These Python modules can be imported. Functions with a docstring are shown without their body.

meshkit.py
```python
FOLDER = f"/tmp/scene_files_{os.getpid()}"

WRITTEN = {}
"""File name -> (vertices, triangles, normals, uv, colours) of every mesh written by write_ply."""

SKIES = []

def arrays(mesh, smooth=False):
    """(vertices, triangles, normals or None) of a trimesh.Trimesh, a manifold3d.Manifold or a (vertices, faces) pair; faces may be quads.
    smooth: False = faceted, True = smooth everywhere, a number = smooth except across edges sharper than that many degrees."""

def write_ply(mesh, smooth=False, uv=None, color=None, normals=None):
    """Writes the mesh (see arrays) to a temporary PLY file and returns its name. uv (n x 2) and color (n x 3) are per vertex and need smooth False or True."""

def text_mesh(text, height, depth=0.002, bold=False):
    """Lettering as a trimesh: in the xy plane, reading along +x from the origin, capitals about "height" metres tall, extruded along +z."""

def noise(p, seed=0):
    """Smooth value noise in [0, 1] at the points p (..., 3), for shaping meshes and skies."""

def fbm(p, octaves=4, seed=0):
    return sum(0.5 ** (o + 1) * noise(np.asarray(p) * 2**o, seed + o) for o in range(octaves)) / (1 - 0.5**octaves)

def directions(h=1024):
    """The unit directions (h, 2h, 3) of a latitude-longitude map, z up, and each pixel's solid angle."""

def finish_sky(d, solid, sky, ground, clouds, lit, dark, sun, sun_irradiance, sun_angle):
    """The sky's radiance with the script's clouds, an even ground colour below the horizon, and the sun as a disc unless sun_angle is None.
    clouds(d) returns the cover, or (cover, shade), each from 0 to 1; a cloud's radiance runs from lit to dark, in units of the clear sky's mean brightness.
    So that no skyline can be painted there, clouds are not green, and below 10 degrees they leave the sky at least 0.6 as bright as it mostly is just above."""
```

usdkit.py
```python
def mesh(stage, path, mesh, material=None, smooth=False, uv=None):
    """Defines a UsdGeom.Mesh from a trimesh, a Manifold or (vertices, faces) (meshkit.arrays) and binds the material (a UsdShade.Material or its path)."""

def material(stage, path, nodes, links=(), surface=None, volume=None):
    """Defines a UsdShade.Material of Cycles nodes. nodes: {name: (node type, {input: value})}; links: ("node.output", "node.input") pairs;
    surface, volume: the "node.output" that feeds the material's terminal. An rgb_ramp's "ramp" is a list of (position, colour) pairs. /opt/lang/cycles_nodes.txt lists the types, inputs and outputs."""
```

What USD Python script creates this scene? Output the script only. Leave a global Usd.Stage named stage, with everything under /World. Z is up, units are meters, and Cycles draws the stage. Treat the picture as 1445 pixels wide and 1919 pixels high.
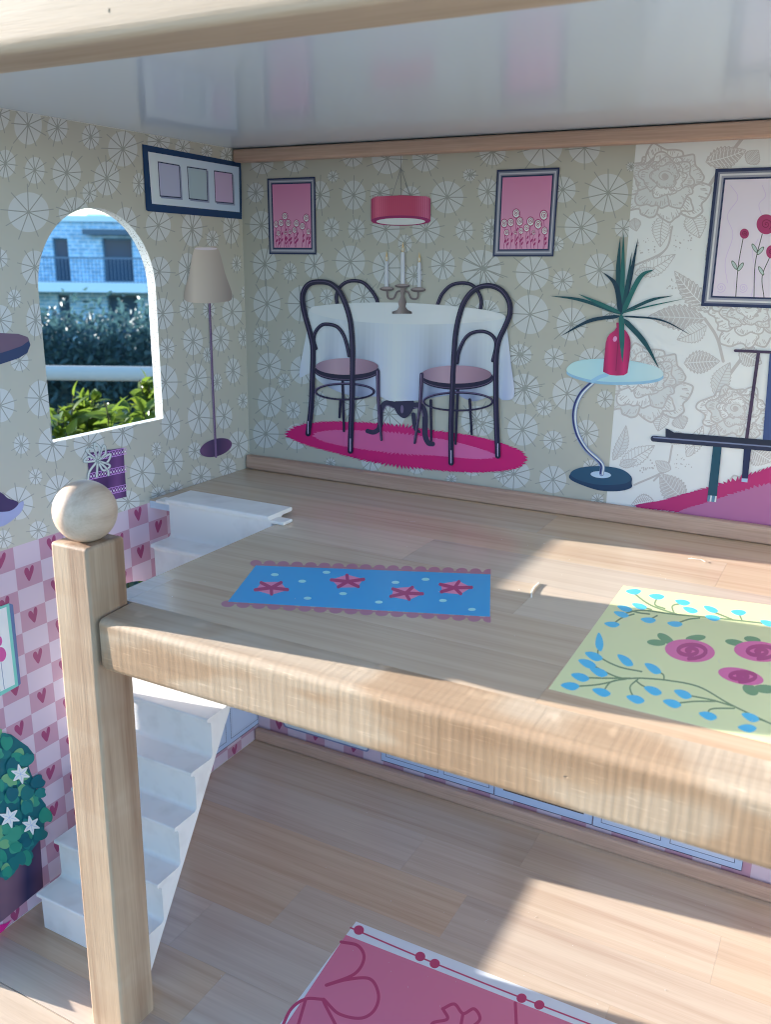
import math, random
import numpy as np
import trimesh, shapely
from shapely.geometry import Polygon, LineString, Point, box
from shapely import affinity
from shapely.ops import unary_union
import manifold3d as m3
import usdkit, meshkit
from pxr import Usd, UsdGeom, UsdLux, UsdShade, Gf, Sdf, Vt

random.seed(7)
rng = np.random.default_rng(7)
stage = Usd.Stage.CreateInMemory()
UsdGeom.SetStageUpAxis(stage, UsdGeom.Tokens.z)
UsdGeom.SetStageMetersPerUnit(stage, 1.0)
UsdGeom.Xform.Define(stage, '/World')
UsdGeom.Scope.Define(stage, '/World/Looks')

# ------------------------------------------------------------------ camera
YAW, PITCH, ROLL, CAM, FPX = 0.492067881, -0.280101276, 0.0116472628, np.array([0.537150814, -0.708866283, 0.206627217]), 1659.46909
EXPOSURE = 2.35
SUN_DIR = np.array([-1.0, -0.135, 0.195]); SUN_DIR /= np.linalg.norm(SUN_DIR)     # towards the sun
SUN_INT, SKY_STR = 0.95, 0.10
PW, PH = 1445.0, 1919.0


def rot(axis, a):
    c, s = math.cos(a), math.sin(a)
    return np.array({'x': [[1, 0, 0], [0, c, -s], [0, s, c]], 'z': [[c, -s, 0], [s, c, 0], [0, 0, 1]]}[axis])


CAMR = rot('z', YAW) @ rot('x', PITCH) @ rot('x', math.pi / 2) @ rot('z', ROLL)      # columns: right, up, back
cam = UsdGeom.Camera.Define(stage, '/World/camera')
M4 = np.eye(4); M4[:3, :3] = CAMR.T; M4[3, :3] = CAM
cam.AddTransformOp().Set(Gf.Matrix4d(*M4.ravel().tolist()))
cam.CreateHorizontalApertureAttr(36.0)
cam.CreateVerticalApertureAttr(36.0 * 1024 / 772)
cam.CreateFocalLengthAttr(36.0 * FPX / PW)
cam.CreateClippingRangeAttr(Gf.Vec2f(0.01, 3000))
cam.CreateFStopAttr(19.0)
cam.CreateFocusDistanceAttr(0.68)
cam.CreateExposureAttr(EXPOSURE)

# ------------------------------------------------------------------ sky and sun
LOOK = '/World/Looks/'
elev, srot = math.asin(SUN_DIR[2]), math.atan2(SUN_DIR[0], SUN_DIR[1])
skym = usdkit.material(stage, LOOK + 'sky', {
    's': ('sky_texture', {'sky_type': 'single_scattering', 'sun_disc': False, 'sun_elevation': elev, 'sun_rotation': srot, 'ozone_density': 3.8, 'aerosol_density': 0.6}),
    'b': ('background_shader', {'strength': SKY_STR})}, [('s.color', 'b.color')], surface='b.background')
dome = UsdLux.DomeLight.Define(stage, '/World/sky')
UsdShade.MaterialBindingAPI.Apply(dome.GetPrim()).Bind(skym)
dome.GetPrim().SetCustomDataByKey('kind', 'structure')
sun = UsdLux.DistantLight.Define(stage, '/World/sun')
sun.CreateIntensityAttr(SUN_INT); sun.CreateAngleAttr(0.53); sun.CreateNormalizeAttr(True)
sun.CreateColorAttr(Gf.Vec3f(1.0, 0.975, 0.935))
zax = SUN_DIR; xax = np.cross([0, 0, 1], zax); xax /= np.linalg.norm(xax); yax = np.cross(zax, xax)
S4 = np.eye(4); S4[0, :3], S4[1, :3], S4[2, :3] = xax, yax, zax
sun.AddTransformOp().Set(Gf.Matrix4d(*S4.ravel().tolist()))

# ------------------------------------------------------------------ helpers
COUNT = {}


def path_for(name, parent=None):
    base = (str(parent.GetPath()) if parent is not None else '/World') + '/'
    n = COUNT.get(base + name, 0); COUNT[base + name] = n + 1
    return base + (name if n == 0 else f'{name}_{n:03d}')


def tag(prim, label=None, cat=None, group=None, kind=None):
    for k, v in (('label', label), ('category', cat), ('group', group), ('kind', kind)):
        if v:
            prim.SetCustomDataByKey(k, v)
    return prim


def obj(name, mesh, mat, parent=None, smooth=False, **kw):
    return tag(usdkit.mesh(stage, path_for(name, parent), mesh, mat, smooth=smooth).GetPrim(), **kw)


def thing(name, label, cat, group=None):
    return tag(UsdGeom.Xform.Define(stage, path_for(name)).GetPrim(), label, cat, group)


def bx(x0, x1, y0, y1, z0, z1):
    b = trimesh.creation.box((x1 - x0, y1 - y0, z1 - z0)); b.apply_translation(((x0 + x1) / 2, (y0 + y1) / 2, (z0 + z1) / 2)); return b


def cat(ms):
    return trimesh.util.concatenate(ms)


def rbox(x0, x1, y0, y1, z0, z1, r, n=24):
    s = m3.Manifold.sphere(r, n)
    return m3.Manifold.batch_hull([s.translate((x, y, z)) for x in (x0 + r, x1 - r) for y in (y0 + r, y1 - r) for z in (z0 + r, z1 - r)])


def tri(poly):
    return trimesh.creation.triangulate_polygon(poly, engine='earcut')


def polys(g):
    if g.is_empty:
        return []
    if g.geom_type == 'Polygon':
        return [g]
    return [p for q in getattr(g, 'geoms', []) for p in polys(q)]


def extrude(poly, h):
    return cat([trimesh.creation.extrude_polygon(p, h, engine='earcut') for p in polys(poly)])


def lin(c):
    c = np.asarray(c, float) / 255.0
    return np.where(c < 0.04045, c / 12.92, ((c + 0.055) / 1.055) ** 2.4)


SHADE = np.array([0.42, 0.42, 0.43])          # how bright a white print reads in the room's shade, so that inks get their own colour


def ink(r, g, b):
    return np.clip(lin((r, g, b)) / SHADE, 0.004, 0.85)


# ------------------------------------------------------------------ survey of the photograph: a pixel of a known plane -> its point
def ray(u, v):
    return CAMR @ np.array([(u - PW / 2) / FPX, -(v - PH / 2) / FPX, -1.0])


def hit(u, v, axis, val):
    d = ray(u, v); return CAM + d * (val - CAM[axis]) / d[axis]


def crop(x0, y0, s):
    return lambda x, y: (x0 + x / s, y0 + y / s)


T1, T1b = crop(0, 0, 2.0), crop(723, 0, 2.0)
T3, T4, T5, T6 = crop(0, 380, 3.0), crop(440, 260, 2.491), crop(880, 230, 2.46), crop(530, 500, 3.074)
T7, T8, TD, TL = crop(0, 1250, 2.779), crop(1000, 430, 3.763), crop(400, 980, 1.383), crop(230, 260, 3.096)
TP, TZ8 = crop(380, 1300, 1.357), crop(0, 1080, 7.993)
IDT = lambda x, y: (x, y)

# ------------------------------------------------------------------ materials
def principled(name, color, rough=0.5, spec=0.5, **extra):
    return usdkit.material(stage, LOOK + name, {'p': ('principled_bsdf', {'base_color': color, 'roughness': rough, 'specular_ior_level': spec, **extra})}, surface='p.BSDF')


def wood(name, dark, light, axis='x', across=95.0, along=3.0, warp=0.2, rough=0.45, spec=0.4, bump=0.0003, fine=1.0, coat=0.0, rand=0.0, stain=0.0, saw=False, hsv=0.0):
    """Pine: growth bands and fibres stretched along an axis, shifted per piece; light and dark are the wood's own two tones."""
    sc = {'x': (along, across, across), 'y': (across, along, across), 'z': (across, across, along)}[axis]
    fs = tuple(3.0 * s if s == across else s * 2.5 for s in sc)
    ns = {
        'g': ('geometry', {}), 'o': ('object_info', {}),
        'k': ('math', {'math_type': 'multiply', 'value2': 7.3}), 'c': ('combine_xyz', {}),
        'a': ('mix', {'mix_type': 'add', 'fac': 1.0}),
        'm1': ('mapping', {'scale': sc}), 'm2': ('mapping', {'scale': fs}),
        'n0': ('noise_texture', {'scale': 9.0, 'detail': 2.0}),
        'd': ('mix', {'mix_type': 'linear_light', 'fac': 0.05}),
        'n1': ('noise_texture', {'scale': 1.0, 'detail': 5.0, 'roughness': 0.6, 'distortion': warp}),
        'n2': ('noise_texture', {'scale': 3.0, 'detail': 5.0, 'roughness': 0.7}),
        'r1': ('rgb_ramp', {'ramp': [(0.30, dark), (0.43, tuple(0.5 * (a + b) for a, b in zip(dark, light))), (0.60, light)]}),
        'r2': ('rgb_ramp', {'ramp': [(0.3, (0.80, 0.78, 0.75)), (0.62, (1.06, 1.06, 1.06))]}),
        'x': ('mix', {'mix_type': 'multiply', 'fac': 0.7 * fine}),
        'h': ('hsv', {}), 'q1': ('math', {'math_type': 'multiply', 'value2': 17.31}), 'q2': ('math', {'math_type': 'fraction'}), 'hs': ('map_range', {'from_min': 0.0, 'from_max': 1.0, 'to_min': 1.0 - 2.2 * rand, 'to_max': 1.0 + 1.4 * rand}), 'hv': ('map_range', {'from_min': 0.0, 'from_max': 1.0, 'to_min': 1.0 - rand, 'to_max': 1.0 + rand * 0.7}),
        'p': ('principled_bsdf', {'roughness': rough, 'specular_ior_level': spec, 'coat_weight': coat, 'coat_roughness': 0.09}),
        'b': ('bump', {'strength': 0.6, 'distance': bump}),
    }
    ls = [('o.random', 'k.value1'), ('k.value', 'c.x'), ('k.value', 'c.y'), ('k.value', 'c.z'), ('g.position', 'a.color1'), ('c.vector', 'a.color2'),
          ('a.color', 'm1.vector'), ('a.color', 'm2.vector'), ('m1.vector', 'n1.vector'), ('m2.vector', 'n2.vector'), ('n1.fac', 'r1.fac'), ('n2.fac', 'r2.fac'),
          ('r1.color', 'x.color1'), ('r2.color', 'x.color2'), ('x.color', 'h.color'), ('o.random', 'q1.value1'), ('q1.value', 'q2.value1'), ('q2.value', 'hs.value'), ('hs.result', 'h.saturation'), ('o.random', 'hv.value'), ('hv.result', 'h.value'),
          ('n2.fac', 'b.height'), ('b.normal', 'p.normal')]
    for k in ('n0', 'd'):
        ns.pop(k)
    last = 'h.color'
    if stain or saw:
        if saw:      # band-saw marks across the sawn face, and worn patches of pale brown
            ns.update({'sx': ('separate_xyz', {}), 'sw0': ('noise_texture', {'scale': 1.0, 'detail': 2.0}), 'wv': ('wave_texture', {'wave_type': 'bands', 'bands_direction': 'x', 'scale': 78.0, 'distortion': 2.6, 'detail': 3.0, 'detail_scale': 0.5}), 'sw': ('mix_float', {'fac': 0.84}), 'mf': ('mapping', {'scale': (70.0, 40.0, 1100.0)}), 'nf': ('noise_texture', {'scale': 1.0, 'detail': 1.0}), 'rf': ('rgb_ramp', {'ramp': [(0.66, (1, 1, 1)), (0.74, (1.30, 1.32, 1.34))]}), 'xf': ('mix', {'mix_type': 'multiply', 'fac': 0.8}), 'ms': ('mapping', {'scale': (210.0, 8.0, 9.0)}),
                       'rs': ('rgb_ramp', {'ramp': [(0.25, (0.70, 0.645, 0.58)), (0.62, (0.88, 0.83, 0.78))]}), 'xs': ('mix', {'mix_type': 'multiply', 'fac': 0.75}),
                       'ad': ('math', {'math_type': 'add'}), 'sn': ('separate_xyz', {}), 'an': ('math', {'math_type': 'absolute'}), 'fn': ('math', {'math_type': 'multiply', 'value2': 0.8})})
            ls += [('g.position', 'ms.vector'), ('ms.vector', 'sw0.vector'), ('g.position', 'wv.vector'), ('wv.fac', 'sw.a'), ('sw0.fac', 'sw.b'), ('sw.result', 'rs.fac'), (last, 'xs.color1'), ('rs.color', 'xs.color2'), ('g.true_normal', 'sn.vector'), ('sn.y', 'an.value1'), ('an.value', 'fn.value1'), ('fn.value', 'xs.fac')]
            ls += [('g.position', 'mf.vector'), ('mf.vector', 'nf.vector'), ('nf.fac', 'rf.fac'), ('xs.color', 'xf.color1'), ('rf.color', 'xf.color2')]
            last = 'xf.color'
            ls = [l for l in ls if l != ('n2.fac', 'b.height')] + [('n2.fac', 'ad.value1'), ('sw.result', 'ad.value2'), ('ad.value', 'b.height')]
        ns.update({'mt': ('mapping', {'scale': (9.0, 9.0, 34.0)}), 'nt': ('noise_texture', {'scale': 1.0, 'detail': 2.0, 'roughness': 0.45}),
                   'rt': ('rgb_ramp', {'ramp': [(0.47, (1, 1, 1)), (0.53, (0.84, 0.73, 0.63)), (0.72, (0.68, 0.54, 0.43))]}), 'xt': ('mix', {'mix_type': 'multiply', 'fac': stain})})
        ls += [('g.position', 'mt.vector'), ('mt.vector', 'nt.vector'), ('nt.fac', 'rt.fac'), (last, 'xt.color1'), ('rt.color', 'xt.color2')]
        last = 'xt.color'
    ls.append((last, 'p.base_color'))
    return usdkit.material(stage, LOOK + name, ns, ls + [], surface='p.BSDF')


W_PLANK = wood('floor_wood', (0.57, 0.385, 0.262), (0.69, 0.525, 0.375), 'x', rough=0.25, spec=0.5, bump=0.00001, coat=0.14, rand=0.09, fine=0.4)
W_RAIL = wood('rail_wood', (0.46, 0.335, 0.23), (0.55, 0.425, 0.305), 'x', rough=0.6, spec=0.25, bump=0.0002, stain=0.85, saw=True, fine=0.12)
W_POST = wood('post_wood', (0.27, 0.155, 0.095), (0.49, 0.355, 0.24), 'z', 75.0, fine=0.5, rough=0.6, spec=0.25, bump=0.0003, stain=0.25)
W_TRIM = wood('trim_wood', (0.43, 0.25, 0.19), (0.60, 0.40, 0.31), 'x', rough=0.5, spec=0.3, bump=0.00012)
W_BEAM = wood('beam_wood', (0.42, 0.315, 0.22), (0.52, 0.415, 0.31), 'x', 60.0, rough=0.65, spec=0.2, bump=0.0006, fine=0.5)
W_BASE = wood('base_wood', (0.48, 0.345, 0.235), (0.62, 0.475, 0.345), 'x', 60.0, rough=0.5, spec=0.3, bump=0.0003, fine=0.5)
W_BALL = wood('ball_wood', (0.46, 0.31, 0.215), (0.58, 0.425, 0.315), 'y', rough=0.45, spec=0.4, bump=0.00005, fine=0.6)
BOARD = principled('painted_board', (0.78, 0.79, 0.78), 0.55, 0.3)
EDGE = usdkit.material(stage, LOOK + 'board_edge', {'g': ('geometry', {}), 'n': ('noise_texture', {'scale': 700.0, 'detail': 3.0}), 'r': ('rgb_ramp', {'ramp': [(0.34, (0.45, 0.42, 0.36)), (0.46, (0.80, 0.80, 0.77))]}), 'b': ('bump', {'strength': 0.9, 'distance': 0.0005}), 'p': ('principled_bsdf', {'roughness': 0.8, 'specular_ior_level': 0.2})}, [('g.position', 'n.vector'), ('n.fac', 'r.fac'), ('n.fac', 'b.height'), ('r.color', 'p.base_color'), ('b.normal', 'p.normal')], surface='p.BSDF')
CEIL = usdkit.material(stage, LOOK + 'ceiling_laminate', {
    'g': ('geometry', {}), 'm': ('mapping', {'scale': (420.0, 20.0, 20.0)}), 'n': ('noise_texture', {'scale': 1.0, 'detail': 3.0}), 'b': ('bump', {'strength': 0.35, 'distance': 0.00002}),
    'p': ('principled_bsdf', {'base_color': (0.70, 0.79, 0.90), 'roughness': 0.24, 'specular_ior_level': 0.6, 'coat_weight': 0.5, 'coat_roughness': 0.085})},
    [('g.position', 'm.vector'), ('m.vector', 'n.vector'), ('n.fac', 'b.height'), ('b.normal', 'p.normal'), ('b.normal', 'p.coat_normal')], surface='p.BSDF')
STAIR = usdkit.material(stage, LOOK + 'stair_plastic', {
    'g': ('geometry', {}), 'n': ('noise_texture', {'scale': 55.0, 'detail': 4.0}), 'r': ('rgb_ramp', {'ramp': [(0.28, (0.82, 0.75, 0.70)), (0.5, (0.90, 0.835, 0.785))]}),
    'p': ('principled_bsdf', {'roughness': 0.32, 'specular_ior_level': 0.45, 'diffuse_roughness': 0.2})},
    [('g.position', 'n.vector'), ('n.fac', 'r.fac'), ('r.color', 'p.base_color')], surface='p.BSDF')
PRINT = usdkit.material(stage, LOOK + 'printed_paper', {
    'a': ('attribute', {'attribute': 'Cd'}), 'g': ('geometry', {}), 'n': ('noise_texture', {'scale': 900.0, 'detail': 2.0}), 'b': ('bump', {'strength': 0.15, 'distance': 0.00004}),
    'p': ('principled_bsdf', {'roughness': 0.38, 'specular_ior_level': 0.4})},
    [('a.color', 'p.base_color'), ('g.position', 'n.vector'), ('n.fac', 'b.height'), ('b.normal', 'p.normal')], surface='p.BSDF')
STICK = usdkit.material(stage, LOOK + 'sticker_film', {
    'a': ('attribute', {'attribute': 'Cd'}), 'p': ('principled_bsdf', {'roughness': 0.3, 'specular_ior_level': 0.45})}, [('a.color', 'p.base_color')], surface='p.BSDF')

# ------------------------------------------------------------------ flat print: coloured shapes laid one above the other on a plane
LAYER = 0.000012


class Sheet:
    """kind 'back' (u = x, v = z on y = 0), 'left' (u = y, v = z on x = 0), 'floor' (u = x, v = y at height h)."""

    def __init__(self, kind, T=IDT, h=0.0, clip=None, start=1, layer=LAYER):
        self.layer = layer
        self.kind, self.T, self.h, self.clip, self.n = kind, T, h, clip, start
        self.V, self.F, self.C, self.k = [], [], [], 0

    def uv(self, x, y):
        u, v = self.T(x, y)
        p = hit(u, v, *{'back': (1, 0.0), 'left': (0, 0.0), 'floor': (2, self.h)}[self.kind])
        return {'back': (p[0], p[2]), 'left': (p[1], p[2]), 'floor': (p[0], p[1])}[self.kind]

    def wall(self, g):
        return shapely.transform(g, lambda a: np.array([self.uv(*q) for q in a]))

    def put(self, g, color, raw=False, grad=None, strips=0):
        """g: a shape in the pixels of the crop (raw: already on the plane); grad: function of the crop's pixel -> colour, in strips across x (or y if negative)."""
        if grad is not None:
            x0, y0, x1, y1 = g.bounds; parts = []
            n = abs(strips)
            for i in range(n):
                c = box(x0 + (x1 - x0) * i / n, y0 - 1, x0 + (x1 - x0) * (i + 1) / n, y1 + 1) if strips > 0 else box(x0 - 1, y0 + (y1 - y0) * i / n, x1 + 1, y0 + (y1 - y0) * (i + 1) / n)
                parts += polys(g.intersection(c))
        else:
            parts = polys(g)
        for p in parts:
            w = p if raw else self.wall(p)
            if self.clip is not None and grad is None:
                w = w.intersection(self.clip)
            for q in polys(w.buffer(0) if not w.is_valid else w):
                if q.area < 1e-10:
                    continue
                v, f = tri(q)
                if grad is not None:
                    src, dst = np.array(p.exterior.coords), np.array(w.exterior.coords) if not raw else np.array(p.exterior.coords)
                    col = np.array([grad(*src[np.argmin(((dst - a) ** 2).sum(1))]) for a in v])
                else:
                    col = np.tile(color, (len(v), 1))
                use, f = np.unique(f, return_inverse=True); f = f.reshape(-1, 3); v, col = v[use], col[use]
                self.V.append(np.c_[v, np.full(len(v), self.n * self.layer)]); self.F.append(f + self.k); self.C.append(col); self.k += len(v)
        self.n += 1
        return self

    def flat(self, gs, color, raw=False):
        """Many shapes of one colour on one layer (they may overlap: joined first)."""
        return self.put(unary_union([g if g.is_valid else g.buffer(0) for g in gs]), color, raw)

    def build(self, name, parent, mat=None, **kw):
        v, f, c = np.vstack(self.V), np.vstack(self.F), np.vstack(self.C)
        p = {'back': np.c_[v[:, 0], -v[:, 2], v[:, 1]], 'left': np.c_[v[:, 2], v[:, 0], v[:, 1]], 'floor': np.c_[v[:, 0], v[:, 1], self.h + v[:, 2]]}[self.kind]
        if self.kind != 'left' or True:
            n = np.cross(p[f[:, 1]] - p[f[:, 0]], p[f[:, 2]] - p[f[:, 0]])
            want = {'back': (0, -1, 0), 'left': (1, 0, 0), 'floor': (0, 0, 1)}[self.kind]
            bad = n @ np.array(want) < 0; f = f.copy(); f[bad] = f[bad][:, ::-1]
        m = usdkit.mesh(stage, path_for(name, parent), (p, f), mat or PRINT)
        UsdGeom.PrimvarsAPI(m).CreatePrimvar('Cd', Sdf.ValueTypeNames.Color3fArray, 'vertex').Set(Vt.Vec3fArray.FromNumpy(c.astype(np.float32)))
        return tag(m.GetPrim(), **kw)


def spline(pts, n=10, closed=False):
    p = np.array(pts, float)
    if closed:
        p = np.vstack([p[-1], p, p[0], p[1]])
    else:
        p = np.vstack([2 * p[0] - p[1], p, 2 * p[-1] - p[-2]])
    out = []
    for i in range(1, len(p) - 2):
        for t in np.linspace(0, 1, n, endpoint=False):
            a, b, c, d = p[i - 1], p[i], p[i + 1], p[i + 2]
            out.append(0.5 * (2 * b + (c - a) * t + (2 * a - 5 * b + 4 * c - d) * t * t + (3 * b - a - 3 * c + d) * t ** 3))
    if not closed:
        out.append(p[-2])
    return np.array(out)


def blob(pts, n=8):
    g = Polygon(spline(pts, n, True)); return g if g.is_valid else g.buffer(0)


def stroke(pts, w0, w1=None, n=8, smooth=True):
    p = spline(pts, n) if smooth and len(pts) > 2 else np.array(pts, float)
    if w1 is None or w1 == w0:
        return LineString(p).buffer(w0 / 2, 6)
    w = np.linspace(w0, w1, len(p))
    return unary_union([unary_union([Point(p[i]).buffer(w[i] / 2, 5), Point(p[i + 1]).buffer(w[i + 1] / 2, 5)]).convex_hull for i in range(len(p) - 1)])


def blade(pts, w):
    """A long leaf: nothing wide at both ends."""
    p = spline(pts, 10); t = np.gradient(p, axis=0); t /= np.linalg.norm(t, axis=1, keepdims=True); nrm = np.c_[-t[:, 1], t[:, 0]]
    s = np.linspace(0, 1, len(p)); ww = w / 2 * np.minimum(1, 3.2 * s ** 0.6 + 0.25) * np.clip((1 - s) * 1.9, 0, 1) ** 0.8
    g = Polygon(np.vstack([p + nrm * ww[:, None], (p - nrm * ww[:, None])[::-1]])); return g if g.is_valid else g.buffer(0)


def ell(x, y, rx, ry=None, a=0):
    g = affinity.scale(Point(0, 0).buffer(1, 12), rx, ry or rx); return affinity.translate(affinity.rotate(g, a, origin=(0, 0)), x, y)


def spiral(x, y, r, turns=2.2, squash=1.0):
    t = np.linspace(0, 1, 40); return [(x + r * q * math.cos(6.28 * turns * q + 1), y + r * q * squash * math.sin(6.28 * turns * q + 1)) for q in t]


def interp(stops):
    xs = [s[0] for s in stops]; cs = np.array([s[1] for s in stops], float)
    return lambda t: np.array([np.interp(t, xs, cs[:, k]) for k in range(3)])


# ------------------------------------------------------------------ the doll's house: boards and timbers
H, H2, XR, TH, SK = 0.30, 0.3075, 0.74, 0.0075, 0.0141
XS, YS = 0.139, -0.146                                     # the stair opening: its right side and its back
house = thing('dollhouse', "open fronted wooden doll's house with printed wallpaper and pine floors", 'dollhouse')
back = obj('back_wall', bx(-0.009, XR, 0.0, 0.006, -H2 - TH, H + TH), BOARD, house)
arch = lambda z: Polygon([(-0.2451, 0.068 + z)] + [(-0.1838 - 0.0613 * math.cos(a), 0.179 + z + 0.0613 * math.sin(a)) for a in np.linspace(0, math.pi, 48)] + [(-0.1225, 0.068 + z)])
WIN = unary_union([arch(0), arch(-H2)])
side_face = Polygon([(-0.0001, -H2 - TH), (-0.0001, H + TH), (-0.3625, H + TH), (-0.3625, 0.0), (-0.3765, -H2 - TH)])
m = extrude(side_face.difference(WIN), 0.009)
m.vertices = np.c_[m.vertices[:, 2] - 0.009, m.vertices[:, 0], m.vertices[:, 1]]; m.fix_normals()
left = obj('left_wall', m, EDGE, house, label='side wall with an arched window cut through each storey')
obj('right_wall', bx(XR, XR + 0.009, -0.3755, 0.006, -H2 - TH, H + TH), BOARD, house)
ceiling = obj('ceiling', bx(0.0004, XR - 0.0004, -0.3596, -0.0006, H, H + TH), CEIL, house, label='glossy white ceiling board mirroring the wall pictures')
sp_ = lambda r, x, y, z: m3.Manifold.sphere(r, 28).translate((x, y, z))
beam = rbox(-0.012, XR + 0.012, -0.399, -0.36, 0.2945, 0.345, 0.006)
for u_, v_, r_ in ((205, 21, .0007), (281, 41, .0005)):
    beam = beam - m3.Manifold.sphere(r_, 12).scale((1.0, .8, 1.5)).translate(tuple(hit(u_, v_, 1, -.399)))
obj('ceiling_beam', beam, W_BEAM, house, smooth=35, label='front ceiling beam bleached by sunlight')
rail_hull = m3.Manifold.batch_hull([sp_(.0048, x, -.3625 + .0048, z) for x in (.1575 + .0048, XR) for z in (-.0340 + .0048, -.0048)] + [sp_(.0012, x, -.3329, z) for x in (.1575 + .0012, XR) for z in (-.0328, -.0012)])
for u_, v_, r_ in ((437, 1219, .0016), (449, 1223, .0011), (487, 1233, .001), (496, 1240, .0006), (1060, 1455, .0007)):
    h_ = hit(u_, v_, 1, -.3625); rail_hull = rail_hull - m3.Manifold.sphere(r_, 16).scale((1.6, .9, .8)).translate(tuple(h_))
obj('front_rail', rail_hull, W_RAIL, house, smooth=35, label='sawn floor front rail with saw marks and brown stains')
obj('base_rail', m3.Manifold.batch_hull([sp_(.0048, x, -.404 + .0048, z) for x in (-.007, XR + .007) for z in (-H2 - .0252, -H2 - .0048)] + [sp_(.0010, x, -.3756, z) for x in (-.011, XR + .011) for z in (-H2 - .029, -H2 - .0010)]), W_BASE, house, smooth=35)
pv, pf, _ = meshkit.arrays(rbox(0.1268, 0.157, -0.3636, -0.3335, -H2 - .004, 0.0428, 0.0022))
pv[:, 1] -= 0.0042 * (0.0428 - pv[:, 2]) / 0.35                     # the post leans forward a little at its foot
post = obj('corner_post', (pv, pf), W_POST, house, smooth=35)
ball = trimesh.creation.icosphere(4, 0.0186); ball.vertices[:, 2] = np.maximum(ball.vertices[:, 2], -0.0172)
ball.apply_translation((0.1419, -0.3486, 0.0428 + 0.0172))
obj('ball_finial', ball, W_BALL, post, smooth=50, label='turned wooden ball on top of the corner post')
obj('cornice', rbox(0.0012, XR - 0.001, -0.0135, -0.0012, H - 0.0118, H - 0.0008, 0.0022, 16), W_TRIM, house, smooth=35)
for z in (0.0, -H2):
    obj('skirting', rbox(0.0012, XR - 0.001, -0.0092, -0.0012, z + 0.0004, z + SK, 0.0022, 16), W_TRIM, house, smooth=35)


def floor(name, z, hole, edge_y, joints):
    board = box(0.0004, edge_y, XR - 0.0004, -0.0004)
    if hole:
        board = board.difference(box(-1, -1, XS, YS))
    m = extrude(board, TH - 0.0011); m.apply_translation((0, 0, z - TH))
    f = obj(name, m, CEIL if hole else EDGE, house)
    ys = [-0.0004] + [-0.0124 - 0.055 * k for k in range(7) if -0.0124 - 0.055 * k > edge_y + 0.004] + [edge_y]
    for r in range(len(ys) - 1):
        xs = [0.0004] + joints.get(r, [0.12 + 0.13 * rng.random(), 0.33 + 0.2 * rng.random()]) + [XR - 0.0004]
        for a, b in zip(xs[:-1], xs[1:]):
            p = box(a + 0.00006, ys[r + 1] + 0.00006, b - 0.00006, ys[r] - 0.00006)
            if hole:
                p = p.difference(box(-1, -1, XS, YS))
            for q in polys(p):
                m = extrude(q, 0.001); m.apply_translation((0, 0, z - 0.001)); obj('plank', m, W_PLANK, f)
    return f


upper = floor('upper_floor', 0.0, True, -0.3326, {1: [0.328, 0.60], 2: [0.47], 3: [0.2655, 0.56], 0: [0.44], 4: [0.37], 5: [0.52]})
lower = floor('lower_floor', -H2, False, -0.3744, {1: [0.331, 0.62], 2: [0.241, 0.50], 0: [0.26, 0.6], 3: [0.305, 0.55], 4: [0.18, 0.44]})

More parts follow.
